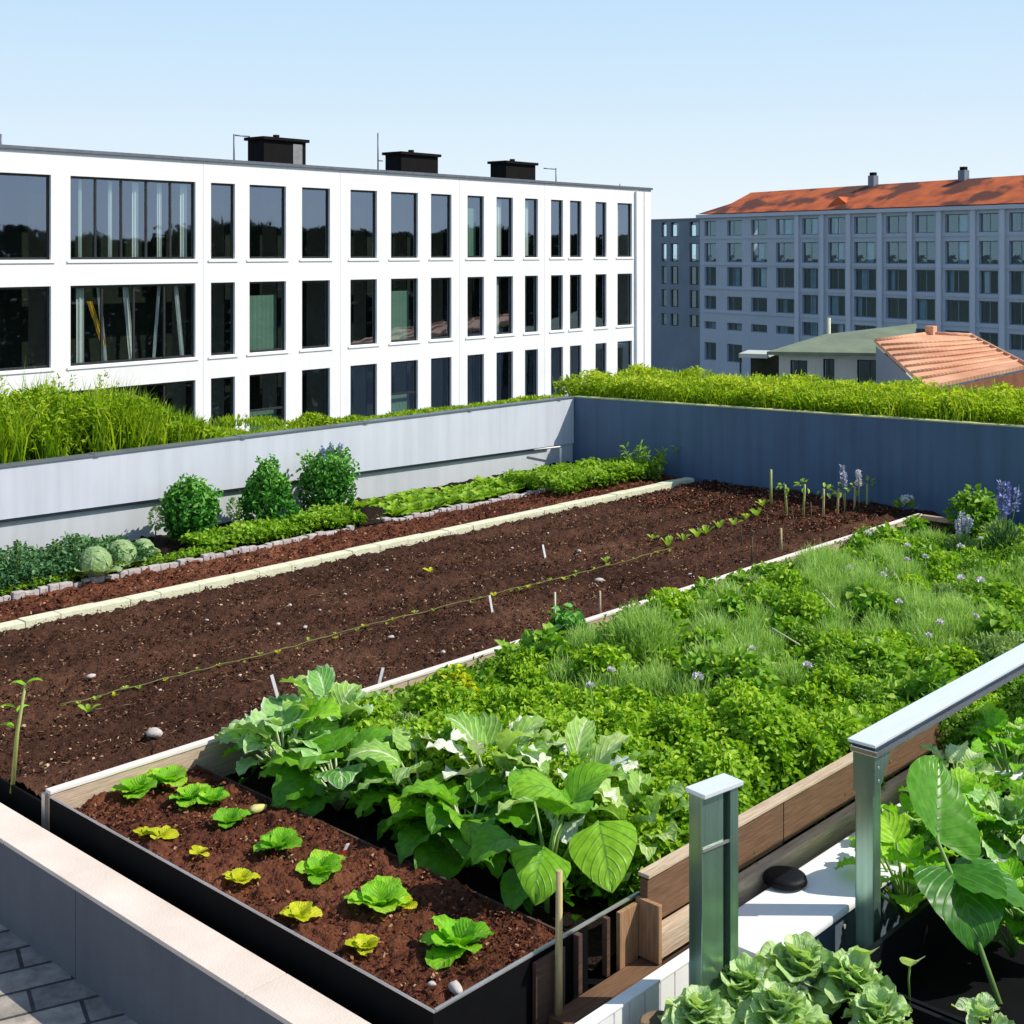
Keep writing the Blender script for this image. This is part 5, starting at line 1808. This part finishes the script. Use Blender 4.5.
def facade_mesh(name, s0, s1, z0, z1, holes, rev):
    """front wall at y=0 facing -y with rectangular openings (a0,a1,b0,b1) and reveals of depth rev"""
    S = sorted({s0, s1, *[h[0] for h in holes], *[h[1] for h in holes]})
    Z = sorted({z0, z1, *[h[2] for h in holes], *[h[3] for h in holes]})
    bm = bmesh.new()
    vc = {}

    def v(s, y, z):
        k = (round(s, 4), round(y, 4), round(z, 4))
        if k not in vc:
            vc[k] = bm.verts.new(k)
        return vc[k]
    for i in range(len(S) - 1):
        for j in range(len(Z) - 1):
            cs, cz = (S[i] + S[i + 1]) / 2, (Z[j] + Z[j + 1]) / 2
            if any(h[0] < cs < h[1] and h[2] < cz < h[3] for h in holes):
                continue
            bm.faces.new((v(S[i], 0, Z[j]), v(S[i + 1], 0, Z[j]), v(S[i + 1], 0, Z[j + 1]), v(S[i], 0, Z[j + 1])))
    for a0, a1, b0, b1 in holes:
        for (p, q) in (((a0, b0), (a0, b1)), ((a0, b1), (a1, b1)), ((a1, b1), (a1, b0)), ((a1, b0), (a0, b0))):
            bm.faces.new((v(p[0], 0, p[1]), v(q[0], 0, q[1]), v(q[0], rev, q[1]), v(p[0], rev, p[1])))
    me = bpy.data.meshes.new(name)
    bm.to_mesh(me)
    bm.free()
    return me


# ---- white office building
ANG = TH - math.atan((1610 - 512) / 1330.0)
e1 = (math.cos(ANG), math.sin(ANG))
dC = 64.4
aC = (651 - 512) / FPX
C = (dC * (FWD[0] + aC * RGT[0]), dC * (FWD[1] + aC * RGT[1]))
ob = empty('white_office_building', (C[0], C[1], 0), ANG)
thing(ob, 'long white three storey office block with rows of dark tall windows', 'building')
cols = [(-66, -18), (-8, 51), (70.5, 195.5), (211, 235), (249.5, 286), (302, 330), (350.5, 377), (391, 418), (431, 451.5), (467.5, 484), (496.5, 513), (525, 538), (551, 563), (570, 581.5), (595.5, 606.5), (617.5, 632)]
scol = [(ray_hit(a, C, e1)[0], ray_hit(b, C, e1)[0]) for a, b in cols]
rows = [(2.17, 4.70), (-1.05, 1.38), (-4.3, -1.80), (-7.55, -5.05)]
SL = ray_hit(-110, C, e1)[0]
holes = [(a, b, z0, z1) for a, b in scol for z0, z1 in rows]
RT = 5.40
REV = 0.09
link('facade', facade_mesh('facade', SL, 0, GZ, RT, holes, REV), M['facade'], ob)
link('side_wall', boxes('side_wall', [(-0.3, 0, 0.001, 14, GZ, RT), (SL, SL + .3, 0.001, 14, GZ, RT), (SL + .301, -0.301, 13.7, 14, GZ, RT)]), M['facade'], ob)
link('roof', boxes('roof', [(SL + .301, -.301, .3, 13.69, RT - .6, RT - .3)]), M['metal_roof'], ob)
link('roof_coping', boxes('roof_coping', [(SL - .05, .05, -.08, .4, RT + .003, RT + .10)]), M['metal_roof'], ob)
jn = []
for (a, b), (c, d2_) in zip(scol[:-1], scol[1:]):
    m_ = (b + c) / 2
    if abs(c - b) > .5 and d2_ < 0:
        jn.append((m_ - .008, m_ + .008, -.003, -.001, GZ, RT - .02))
for q in jn[1:12:3]:
    link('panel_joint', boxes('panel_joint', [q]), M['apart_pale'], ob)
s_ = (scol[1][1] + scol[2][0]) / 2 + .9
link('downpipe', tubes('downpipe', [([(-1.35, -.07, GZ), (-1.35, -.07, RT - .1)], .05)], 8), M['apart_pale'], ob)
link('corner_joint', boxes('corner_joint', [(-.62, -.58, -.012, -.002, GZ, RT - .1)]), M['frame_light'], ob)


def frame_mesh(a0, a1, b0, b1, mull, trans=None, t=.07, dep=.07):
    bx = [(a0, a1, 0, dep, b0, b0 + t), (a0, a1, 0, dep, b1 - t, b1), (a0, a0 + t, .001, dep - .001, b0 + t, b1 - t), (a1 - t, a1, .001, dep - .001, b0 + t, b1 - t)]
    for m_ in mull:
        bx.append((m_ - t / 2, m_ + t / 2, .002, dep - .002, b0 + t, b1 - t))
    if trans:
        bx.append((a0 + t, a1 - t, .003, dep - .003, trans - t / 2, trans + t / 2))
    return boxes('frame', bx)


def sheet(a0, a1, y, b0, b1):
    me = bpy.data.meshes.new('pane')
    me.from_pydata([(a0, y, b0), (a1, y, b0), (a1, y, b1), (a0, y, b1)], [], [(0, 1, 2, 3)])
    return me


def wavy_panel(a0, a1, b0, b1, depth=.05, top_shift=0.0):
    n_ = max(8, int((a1 - a0) / .04))
    V, F = [], []
    for i in range(n_ + 1):
        s = a0 + (a1 - a0) * i / n_
        y = depth * math.sin(i * 1.3) * .5
        V += [(s, y, b0), (s + top_shift, y, b1)]
    for i in range(n_):
        F.append((2 * i, 2 * i + 2, 2 * i + 3, 2 * i + 1))
    me = bpy.data.meshes.new('curtain')
    me.from_pydata(V, [], F)
    return me


for ci, (a0, a1) in enumerate(scol):
    for ri, (z0, z1) in enumerate(rows):
        w_ = a1 - a0
        if w_ > 3.5:
            nm_ = 4 if ri == 0 else 3
            mull = [a0 + w_ * (k + 1) / (nm_ + 1) for k in range(nm_)]
        elif w_ > 2.6:
            mull = [(a0 + a1) / 2]
        else:
            mull = []
        tr_ = (z0 + z1) / 2 if (ri == 2 and ci in (4, 7)) else None
        fr = link('window', frame_mesh(0, w_, 0, z1 - z0, [m_ - a0 for m_ in mull], (tr_ - z0) if tr_ else None), M['frame'] if w_ < 2.6 else M['frame'], ob, (a0, REV, z0))
        link('pane', sheet(.06, w_ - .06, .03, .06, z1 - z0 - .06), M['glass'], fr)
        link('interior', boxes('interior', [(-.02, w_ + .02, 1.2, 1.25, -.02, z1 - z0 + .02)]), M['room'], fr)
        link('sill', boxes('sill', [(-.12, w_ + .12, -.035 - REV, -.002 - REV, -.10, -.03)]), M['facade'], fr)
        h_ = z1 - z0
        cu = []
        if w_ > 2.6 and ri < 2:
            nn_ = 5 if ci == 2 else 3
            for k in range(nn_):
                s_ = (k + .55 + random.uniform(-.15, .15)) * w_ / nn_
                ww_ = random.uniform(.08, .28)
                cu.append((s_, min(s_ + ww_, w_ - .1), random.choice([0, 0, -.25, .2]) if ri == 1 else 0))
        elif random.random() < .17:
            cu.append((.1, .1 + w_ * random.uniform(.2, .6), 0))
        for (c0, c1, sh) in cu:
            o = link('curtain', wavy_panel(c0, c1, .06, h_ - .08, top_shift=sh), M['curtain'], fr, (0, .22, 0))
        if ci == 2 and ri == 1:
            link('curtain', wavy_panel(1.25, 1.42, .55, h_ - .5, top_shift=-.5), M['curtain_yellow'], fr, (0, .2, 0))
        if (ci, ri) in ((4, 2), (7, 1), (4, 1), (7, 2), (9, 0)):
            link('blind', wavy_panel(.12, w_ - .15, .06, h_ * (.5 if ri == 2 else .8), .01), M['blind'], fr, (0, .25, 0))

# roof plant and masts
def roof_unit(px0, px1, ytop, label, panel=True):
    c = (px0 + px1) / 2
    s, dd = ray_hit(c, C, e1)
    sa, sb = ray_hit(px0, C, e1)[0], ray_hit(px1, C, e1)[0]
    k_ = 1.045
    w_ = (sb - sa) * k_ * .74
    s += (sb - sa) * .10
    zt = EYE + (HORIZ - ytop) / FPX * dd * 1.035
    wx = C[0] + e1[0] * s
    wy = C[1] + e1[1] * s
    f_ = 1.04
    e = empty('roof_plant_unit', (wx * f_, wy * f_, RT - .3), ANG)
    thing(e, label, 'roof plant')
    hh = zt - (RT - .3)
    link('housing', boxes('housing', [(-w_ / 2, w_ / 2, 0, .9, 0, hh - .12)], bev=.02), M['unit'], e)
    link('lid', boxes('lid', [(-w_ / 2 - .1, w_ / 2 + .1, -.1, 1.0, hh - .115, hh)], bev=.02), M['unit'], e)
    if panel:
        link('access_panel', boxes('access_panel', [(w_ * .18, w_ * .40, -.03, -.003, .1, hh - .2)]), M['unit_grey'], e)
    link('cowl', tubes('cowl', [([(0, .5, hh), (0, .5, hh + .14)], .12)], 10), M['unit'], e)


roof_unit(251, 308, 137, 'largest dark roof plant box with a grey panel on the white office block')
roof_unit(390, 440, 152, 'middle dark roof plant box with a flat lid', False)
roof_unit(497, 537, 161, 'smallest dark roof plant box, nearest the tall corner of the roof', False)


def mast(px, ytop, label, arm=None, f_=1.04):
    s, dd = ray_hit(px, C, e1)
    wx, wy = (C[0] + e1[0] * s) * f_, (C[1] + e1[1] * s) * f_
    h_ = EYE + (HORIZ - ytop) / FPX * dd * f_ - (RT - .3)
    e = empty('roof_mast', (wx, wy, RT - .3), ANG)
    thing(e, label, 'mast')
    link('pole', tubes('pole', [([(0, 0, 0), (0, 0, h_)], .03)], 8), M['metal_roof'], e)
    if arm:
        link('arm', tubes('arm', [([(0, 0, h_ * arm[1]), (arm[0], 0, h_ * arm[1])], .025)], 8), M['metal_roof'], e)


mast(234, 134, 'slim mast with a bracket beside the largest roof plant box', (.7, .97))
mast(378, 133, 'thin antenna standing alone left of the middle roof box', (.25, .45))
mast(556, 168, 'short bracket mast beside the smallest roof box', (-.9, .95))
mast(620, 184, 'tiny vent stub near the far corner of the white roof')
mast(1, 134, 'thin mast at the left picture edge on the white roof')

# ---- blue-grey apartment block
e2v = Vector((FWD[0] + (-400 - 512) / FPX * RGT[0], FWD[1] + (-400 - 512) / FPX * RGT[1], 0)).normalized()
ex = (-e2v.x, -e2v.y)
ANG2 = math.atan2(ex[1], ex[0])
d2, a2 = 157.0, (870 - 512) / FPX
C2 = (d2 * (FWD[0] + a2 * RGT[0]), d2 * (FWD[1] + a2 * RGT[1]))
ab = empty('apartment_block', (C2[0], C2[1], 0), ANG2)
thing(ab, 'blue grey apartment block with an old red tiled roof', 'building')


def H2(px):
    return ray_hit(px, C2, ex)[0]


sA, sB = H2(700), H2(1110)
winx = [(704.5, 716), (727, 742), (751, 767), (776, 794), (802, 818), (828, 845), (854, 876), (886, 907), (915, 935), (945, 969), (979, 998), (1009, 1031), (1044, 1064), (1074, 1096)]
zrows = [(6.5, 8.6 - 4.2 + .0)]
zr = [(1.9 + 2.4 + .25, 4.5 + 2.4 - .3), (-1.35 + 2.4, 1.2 + 2.4), (-4.55 + 2.4, -2.0 + 2.4), (-7.75 + 2.4, -5.3 + 2.4), (-10.4 + 2.4, -8.7 + 2.4)]
gz2 = -14.5
zg = (-14.6 + 2.4, -12.2 + 2.4)
cor = 7.55
holes, specs = [], []
for ci, (a, b) in enumerate(winx):
    s0_, s1_ = H2(a), H2(b)
    for ri, (z0, z1) in enumerate(zr):
        zz0, zz1 = z0, z1
        if ci < 4 and ri in (3, 4):
            zz1 = z0 + (z1 - z0) * (.75 if ri == 3 else .6)
        if ri == 4:
            zz1 = min(zz1, z0 + 1.7)
        holes.append((s0_, s1_, zz0, zz1))
        specs.append((s0_, s1_, zz0, zz1, ci, ri))
    if ci in (0, 1, 3, 5, 8):
        holes.append((s0_, s1_, zg[0], zg[1]))
        specs.append((s0_, s1_, zg[0], zg[1], ci, 9))
link('wall', facade_mesh('wall', sA, sB, gz2, cor - .3, holes, .3), M['apart'], ab)
link('side_wall', boxes('side_wall', [(sA, sA + .3, .001, 14, gz2, cor - .3), (sB - .3, sB, .001, 14, gz2, cor - .3), (sA + .301, sB - .301, 13.7, 14, gz2, cor - .3)]), M['apart'], ab)
link('cornice', boxes('cornice', [(sA - .3, sB + .3, -.5, -.003, cor - .55, cor - .1)]), M['apart_pale'], ab)
pil = []
for k in range(3, len(winx) - 1):
    m_ = (H2(winx[k][1]) + H2(winx[k + 1][0])) / 2
    pil.append((m_ - .32, m_ + .32, -.28, -.004, gz2, cor - .56))
link('pilaster', boxes('pilaster', pil), M['apart_pale'], ab)
sills = [(sA, sB, -.12, -.002, z0 - .42, z0 - .25) for z0, z1 in zr[:4]]
sills2 = []
edges = [sA] + [q for t_ in pil for q in (t_[0] - .002, t_[1] + .002)] + [sB]
for k in range(0, len(edges), 2):
    for q in sills:
        sills2.append((edges[k], edges[k + 1], *q[2:]))
link('string_course', boxes('string_course', sills2), M['apart'], ab)
M['curtain_dim'] = surf('grey_blue_curtain', (0.30, 0.42, 0.48), (0.18, 0.28, 0.34), 0.9, scale=1.5)
for (a0, a1, z0, z1, ci, ri) in specs:
    w_ = a1 - a0
    fr = link('window', frame_mesh(0, w_, 0, z1 - z0, [w_ * .5] if ci > 3 else [w_ * .35], None, .10, .08), M['apart_dark'], ab, (a0, .3, z0))
    link('pane', sheet(.08, w_ - .08, .03, .08, z1 - z0 - .08), M['glass_far'], fr)
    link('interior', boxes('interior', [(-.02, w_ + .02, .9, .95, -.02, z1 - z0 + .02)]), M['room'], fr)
    v_ = random.random()
    if v_ < .55 and ri != 9:
        c0 = random.uniform(.1, w_ * .5)
        link('curtain', wavy_panel(c0, min(w_ - .1, c0 + w_ * random.uniform(.15, .45)), .1, z1 - z0 - .1, .06), M['curtain'] if v_ < .10 else M['curtain_dim'], fr, (0, .3, 0))

# red roof with lower lean-to end
sr, sl = sB + .5, H2(716)
rz = 10.55
rv = [(sl, -.6, cor), (sr, -.6, cor), (sl, 6.5, rz), (sr, 6.5, rz + .5), (sl, 14, cor), (sr, 14, cor)]
rf = link('roof', solid('roof', rv, [(0, 1, 3, 2), (2, 3, 5, 4), (0, 2, 4), (1, 5, 3), (0, 4, 5, 1)]), M['tiles_red'], ab)
s3 = H2(701)
lv = [(s3, -.6, cor), (sl - .003, -.6, cor), (sl - .003, 5.0, rz - 1.0), (s3 + 1.2, 4.0, cor + .9), (s3, 12, cor), (sl - .003, 12, cor)]
link('lower_roof', solid('lower_roof', lv, [(0, 1, 2, 3), (3, 2, 5, 4), (0, 3, 4), (1, 5, 2), (0, 4, 5, 1)]), M['tiles_red'], ab)
for px in (838, 928):
    s_ = H2(px)
    ch = link('chimney', boxes('chimney', [(-.45, .45, 0, .9, 0, 1.7)], bev=.03), M['apart_dark'], rf, (s_, 5.9, rz - .4))
    link('chimney_cap', boxes('chimney_cap', [(-.32, .32, .15, .75, 1.705, 2.1)]), M['unit'], ch)
s_ = H2(833)
link('dormer', solid('dormer', [(s_ - 1.6, .9, cor + .55), (s_ + 1.6, .9, cor + .55), (s_, .9, cor + 1.6), (s_, 3.6, cor + 1.65), (s_ - 1.6, 1.6, cor + .6), (s_ + 1.6, 1.6, cor + .6)], [(0, 1, 2), (0, 2, 3, 4), (1, 5, 3, 2), (0, 4, 3, 5, 1)]), M['tiles_red'], ab)

# darker flat-roofed wing beside it
ww2 = empty('dark_apartment_wing', (C2[0], C2[1], 0), ANG2)
thing(ww2, 'dark flat roofed wing between the white block and the apartments', 'building')
s0w, s1w = H2(636), H2(700) - .05
hz, sp2 = [], []
for (a, b) in ((655, 660), (664, 672), (683, 692)):
    for (z0, z1) in zr:
        hz.append((H2(a), H2(b), z0, z1))
WY = 1.2
link('wall', facade_mesh('wall', s0w, s1w, gz2, 6.9, hz, .3), M['apart_dark'], ww2, (0, WY, 0))
link('roof', boxes('roof', [(s0w, s1w, WY + .35, WY + 13, 6.4, 6.85)]), M['metal_roof'], ww2)
link('roof_coping', boxes('roof_coping', [(s0w, s1w, WY - .15, WY + .3, 6.903, 7.1)]), M['apart_dark'], ww2)
for q in hz:
    w_ = q[1] - q[0]
    fr = link('window', frame_mesh(0, w_, 0, q[3] - q[2], [], None, .10, .08), M['frame'], ww2, (q[0], WY + .3, q[2]))
    link('pane', boxes('pane', [(.08, w_ - .08, .03, .036, .08, q[3] - q[2] - .08)]), M['glass_far'], fr)
    link('interior', boxes('interior', [(-.02, w_ + .02, .9, .95, -.02, q[3] - q[2] + .02)]), M['room'], fr)

# ---- low grey-green pavilion
dP = 62.0


def on(px, py, d):
    a = (px - 512) / FPX
    return Vector((d * (FWD[0] + a * RGT[0]), d * (FWD[1] + a * RGT[1]), EYE + (HORIZ - py) / FPX * d))


pa, pb = on(779, 352, dP), on(905, 340, dP - 2)
vv = pb - pa
ANG3 = math.atan2(vv.y, vv.x)
Lp = math.hypot(vv.x, vv.y)
pv = empty('low_pavilion', (pa.x, pa.y, GZ), ANG3)
thing(pv, 'low grey green pavilion with a sloping mossy roof', 'building')
zA, zB = pa.z - GZ, pb.z - GZ + .1
ph = []
for a, b in ((790.5, 808), (824, 835.5), (858, 886)):
    s0_, s1_ = ((a - 779) / 126 * Lp), ((b - 779) / 126 * Lp)
    ph.append((s0_, s1_, zA - 3.2, zA - .30 - (.06 if a < 800 else -.05)))
link('wall', facade_mesh('wall', 0, Lp, 0, zA - .12, ph, .25), M['pavil'], pv)
link('side_wall', boxes('side_wall', [(0, .25, .001, 7, 0, zA - .12), (Lp - .25, Lp, .001, 7, 0, zA - .12)]), M['pavil'], pv)
for q in ph:
    w_ = q[1] - q[0]
    fr = link('window', frame_mesh(0, w_, 0, q[3] - q[2], [w_ * .45], None, .06), M['frame'], pv, (q[0], .25, q[2]))
    link('pane', boxes('pane', [(.05, w_ - .05, .03, .035, .05, q[3] - q[2] - .05)]), M['glass_far'], fr)
    link('interior', boxes('interior', [(-.02, w_ + .02, .9, .95, -.02, q[3] - q[2] + .02)]), M['room'], fr)
link('roof', solid('roof', [(-.5, -.4, zA - .12), (Lp + .2, -.4, zA - .05), (Lp + .2, 4.5, zB + 0.25), (-.5 + 2.0, 4.5, zA + .45), (-.5, -.4, zA + .03), (Lp + .2, -.4, zA + .12), (Lp + .2, 4.5, zB + .42), (1.5, 4.5, zA + .6)],
     [(0, 3, 2, 1), (4, 5, 6, 7), (0, 1, 5, 4), (1, 2, 6, 5), (2, 3, 7, 6), (3, 0, 4, 7)]), M['green_roof'], pv)
link('canopy', boxes('canopy', [(-1.85, -.51, -.2, 2.2, zA - .30, zA - .10)], bev=.02), M['pavil'], pv)
link('canopy_post', boxes('canopy_post', [(-1.82, -1.74, -.15, -.07, 0, zA - .305)]), M['frame'], pv)
link('porch_shade_sheet', boxes('porch_shade_sheet', [(-1.7, -.02, 2.0, 2.1, 0, zA - .31)]), M['room'], pv)  # dark sheet standing for the shade under the canopy
# slim flue standing behind it
q = on(829, 345, dP + 6)
o = link('slim_flue', tubes('slim_flue', [([(0, 0, 0), (0, 0, 2.4 + (HORIZ - 318) / FPX * (dP + 6) - GZ)], .09)], 8), M['straw'], None, (q.x, q.y, GZ))
thing(o, 'slim pale flue standing behind the pavilion roof', 'flue')

# ---- tile roofed house
hs = empty('tile_roofed_house', (0, 0, 0))
thing(hs, 'house with a sunlit orange tiled roof and brown gable', 'building')
dA = 56.0
A_, Bm, C_, D_, E_ = on(876, 341, dA + 3), on(931, 334, dA + 4.5), on(972, 336, dA + 4), on(1027, 365, dA - 3), on(926, 386, dA - 6)
hs.location = (E_.x, E_.y, GZ)
org = Vector((E_.x, E_.y, GZ))
roofV = [A_ - org, Bm - org, C_ - org, D_ - org, E_ - org]
t_ = Vector((0, 0, -.15))
roofV += [v_ + t_ for v_ in roofV]
o = link('roof', solid('roof', roofV, [(0, 1, 2, 3, 4), (9, 8, 7, 6, 5)] + [(k, 5 + k, 5 + (k + 1) % 5, (k + 1) % 5) for k in range(5)]), M['tiles_orange'], hs)
# raised tile rolls running down the slope
rl = []
for k in range(1, 8):
    f = k / 8
    p0 = (A_ - org).lerp(E_ - org, f)
    p1 = (C_ - org).lerp(D_ - org, f)
    rl.append(([p0 + Vector((0, 0, .03)), p1 + Vector((0, 0, .01))], .07))
link('tile_roll', tubes('tile_roll', rl, 8), M['tiles_orange'], hs)
rid = [A_ - org, Bm - org, C_ - org]
link('ridge_tiles', tubes('ridge_tiles', [([rid[0], rid[1]], .12), ([rid[1], rid[2]], .12), ([rid[2], D_ - org], .10)], 8), M['tiles_orange'], hs)
far = on(1060, 352, dA + 6) - org
gv = [E_ - org + t_ * 1.5, D_ - org + t_ * 1.5, on(1100, 395, dA - 1) - org]
low = [Vector((v_.x, v_.y, 0)) for v_ in gv]
link('gable_wall', solid('gable_wall', gv + low, [(0, 1, 4, 3), (1, 2, 5, 4), (0, 3, 5, 2), (0, 2, 1), (3, 4, 5)]), M['brick_brown'], hs)
q0, q1 = A_ - org + t_ * 1.5, E_ - org + t_ * 1.5
link('wall', solid('wall', [q0, q1, Vector((q1.x, q1.y, 0)), Vector((q0.x, q0.y, 0))], [(0, 1, 2, 3)]), M['apart_dark'], hs)  # dark slate stands for dark glass and shadow on this side
link('chimney', boxes('chimney', [(-.2, .2, -.2, .2, -.5, .22)], bev=.03), M['tiles_orange'], hs, Bm - org + Vector((0, 0, .15)))

# ---- dark line of trees across the street, mirrored in the office glass
n = 130000
x = rng.uniform(15, 290, n)
cl = fbm(x * .12, x * 0 + 3.3, 3)
hh = 20.3 + 5.0 * (cl - .5)
zz = 1 - rng.random(n) ** 1.3
P = np.stack([x, -38 + rng.normal(0, 2.2, n), GZ + hh * zz], 1)
acc = Acc()
acc.add(leaf_arrays(P, sphere_dirs(n), sphere_dirs(n), rng.uniform(.5, 1.0, n), rng.uniform(.4, .7, n), rng.random(n)))
stuff(link('tree_belt', acc.mesh('tree_belt'), M['l_tree']), 'dark belt of trees mirrored in the office windows', 'trees')
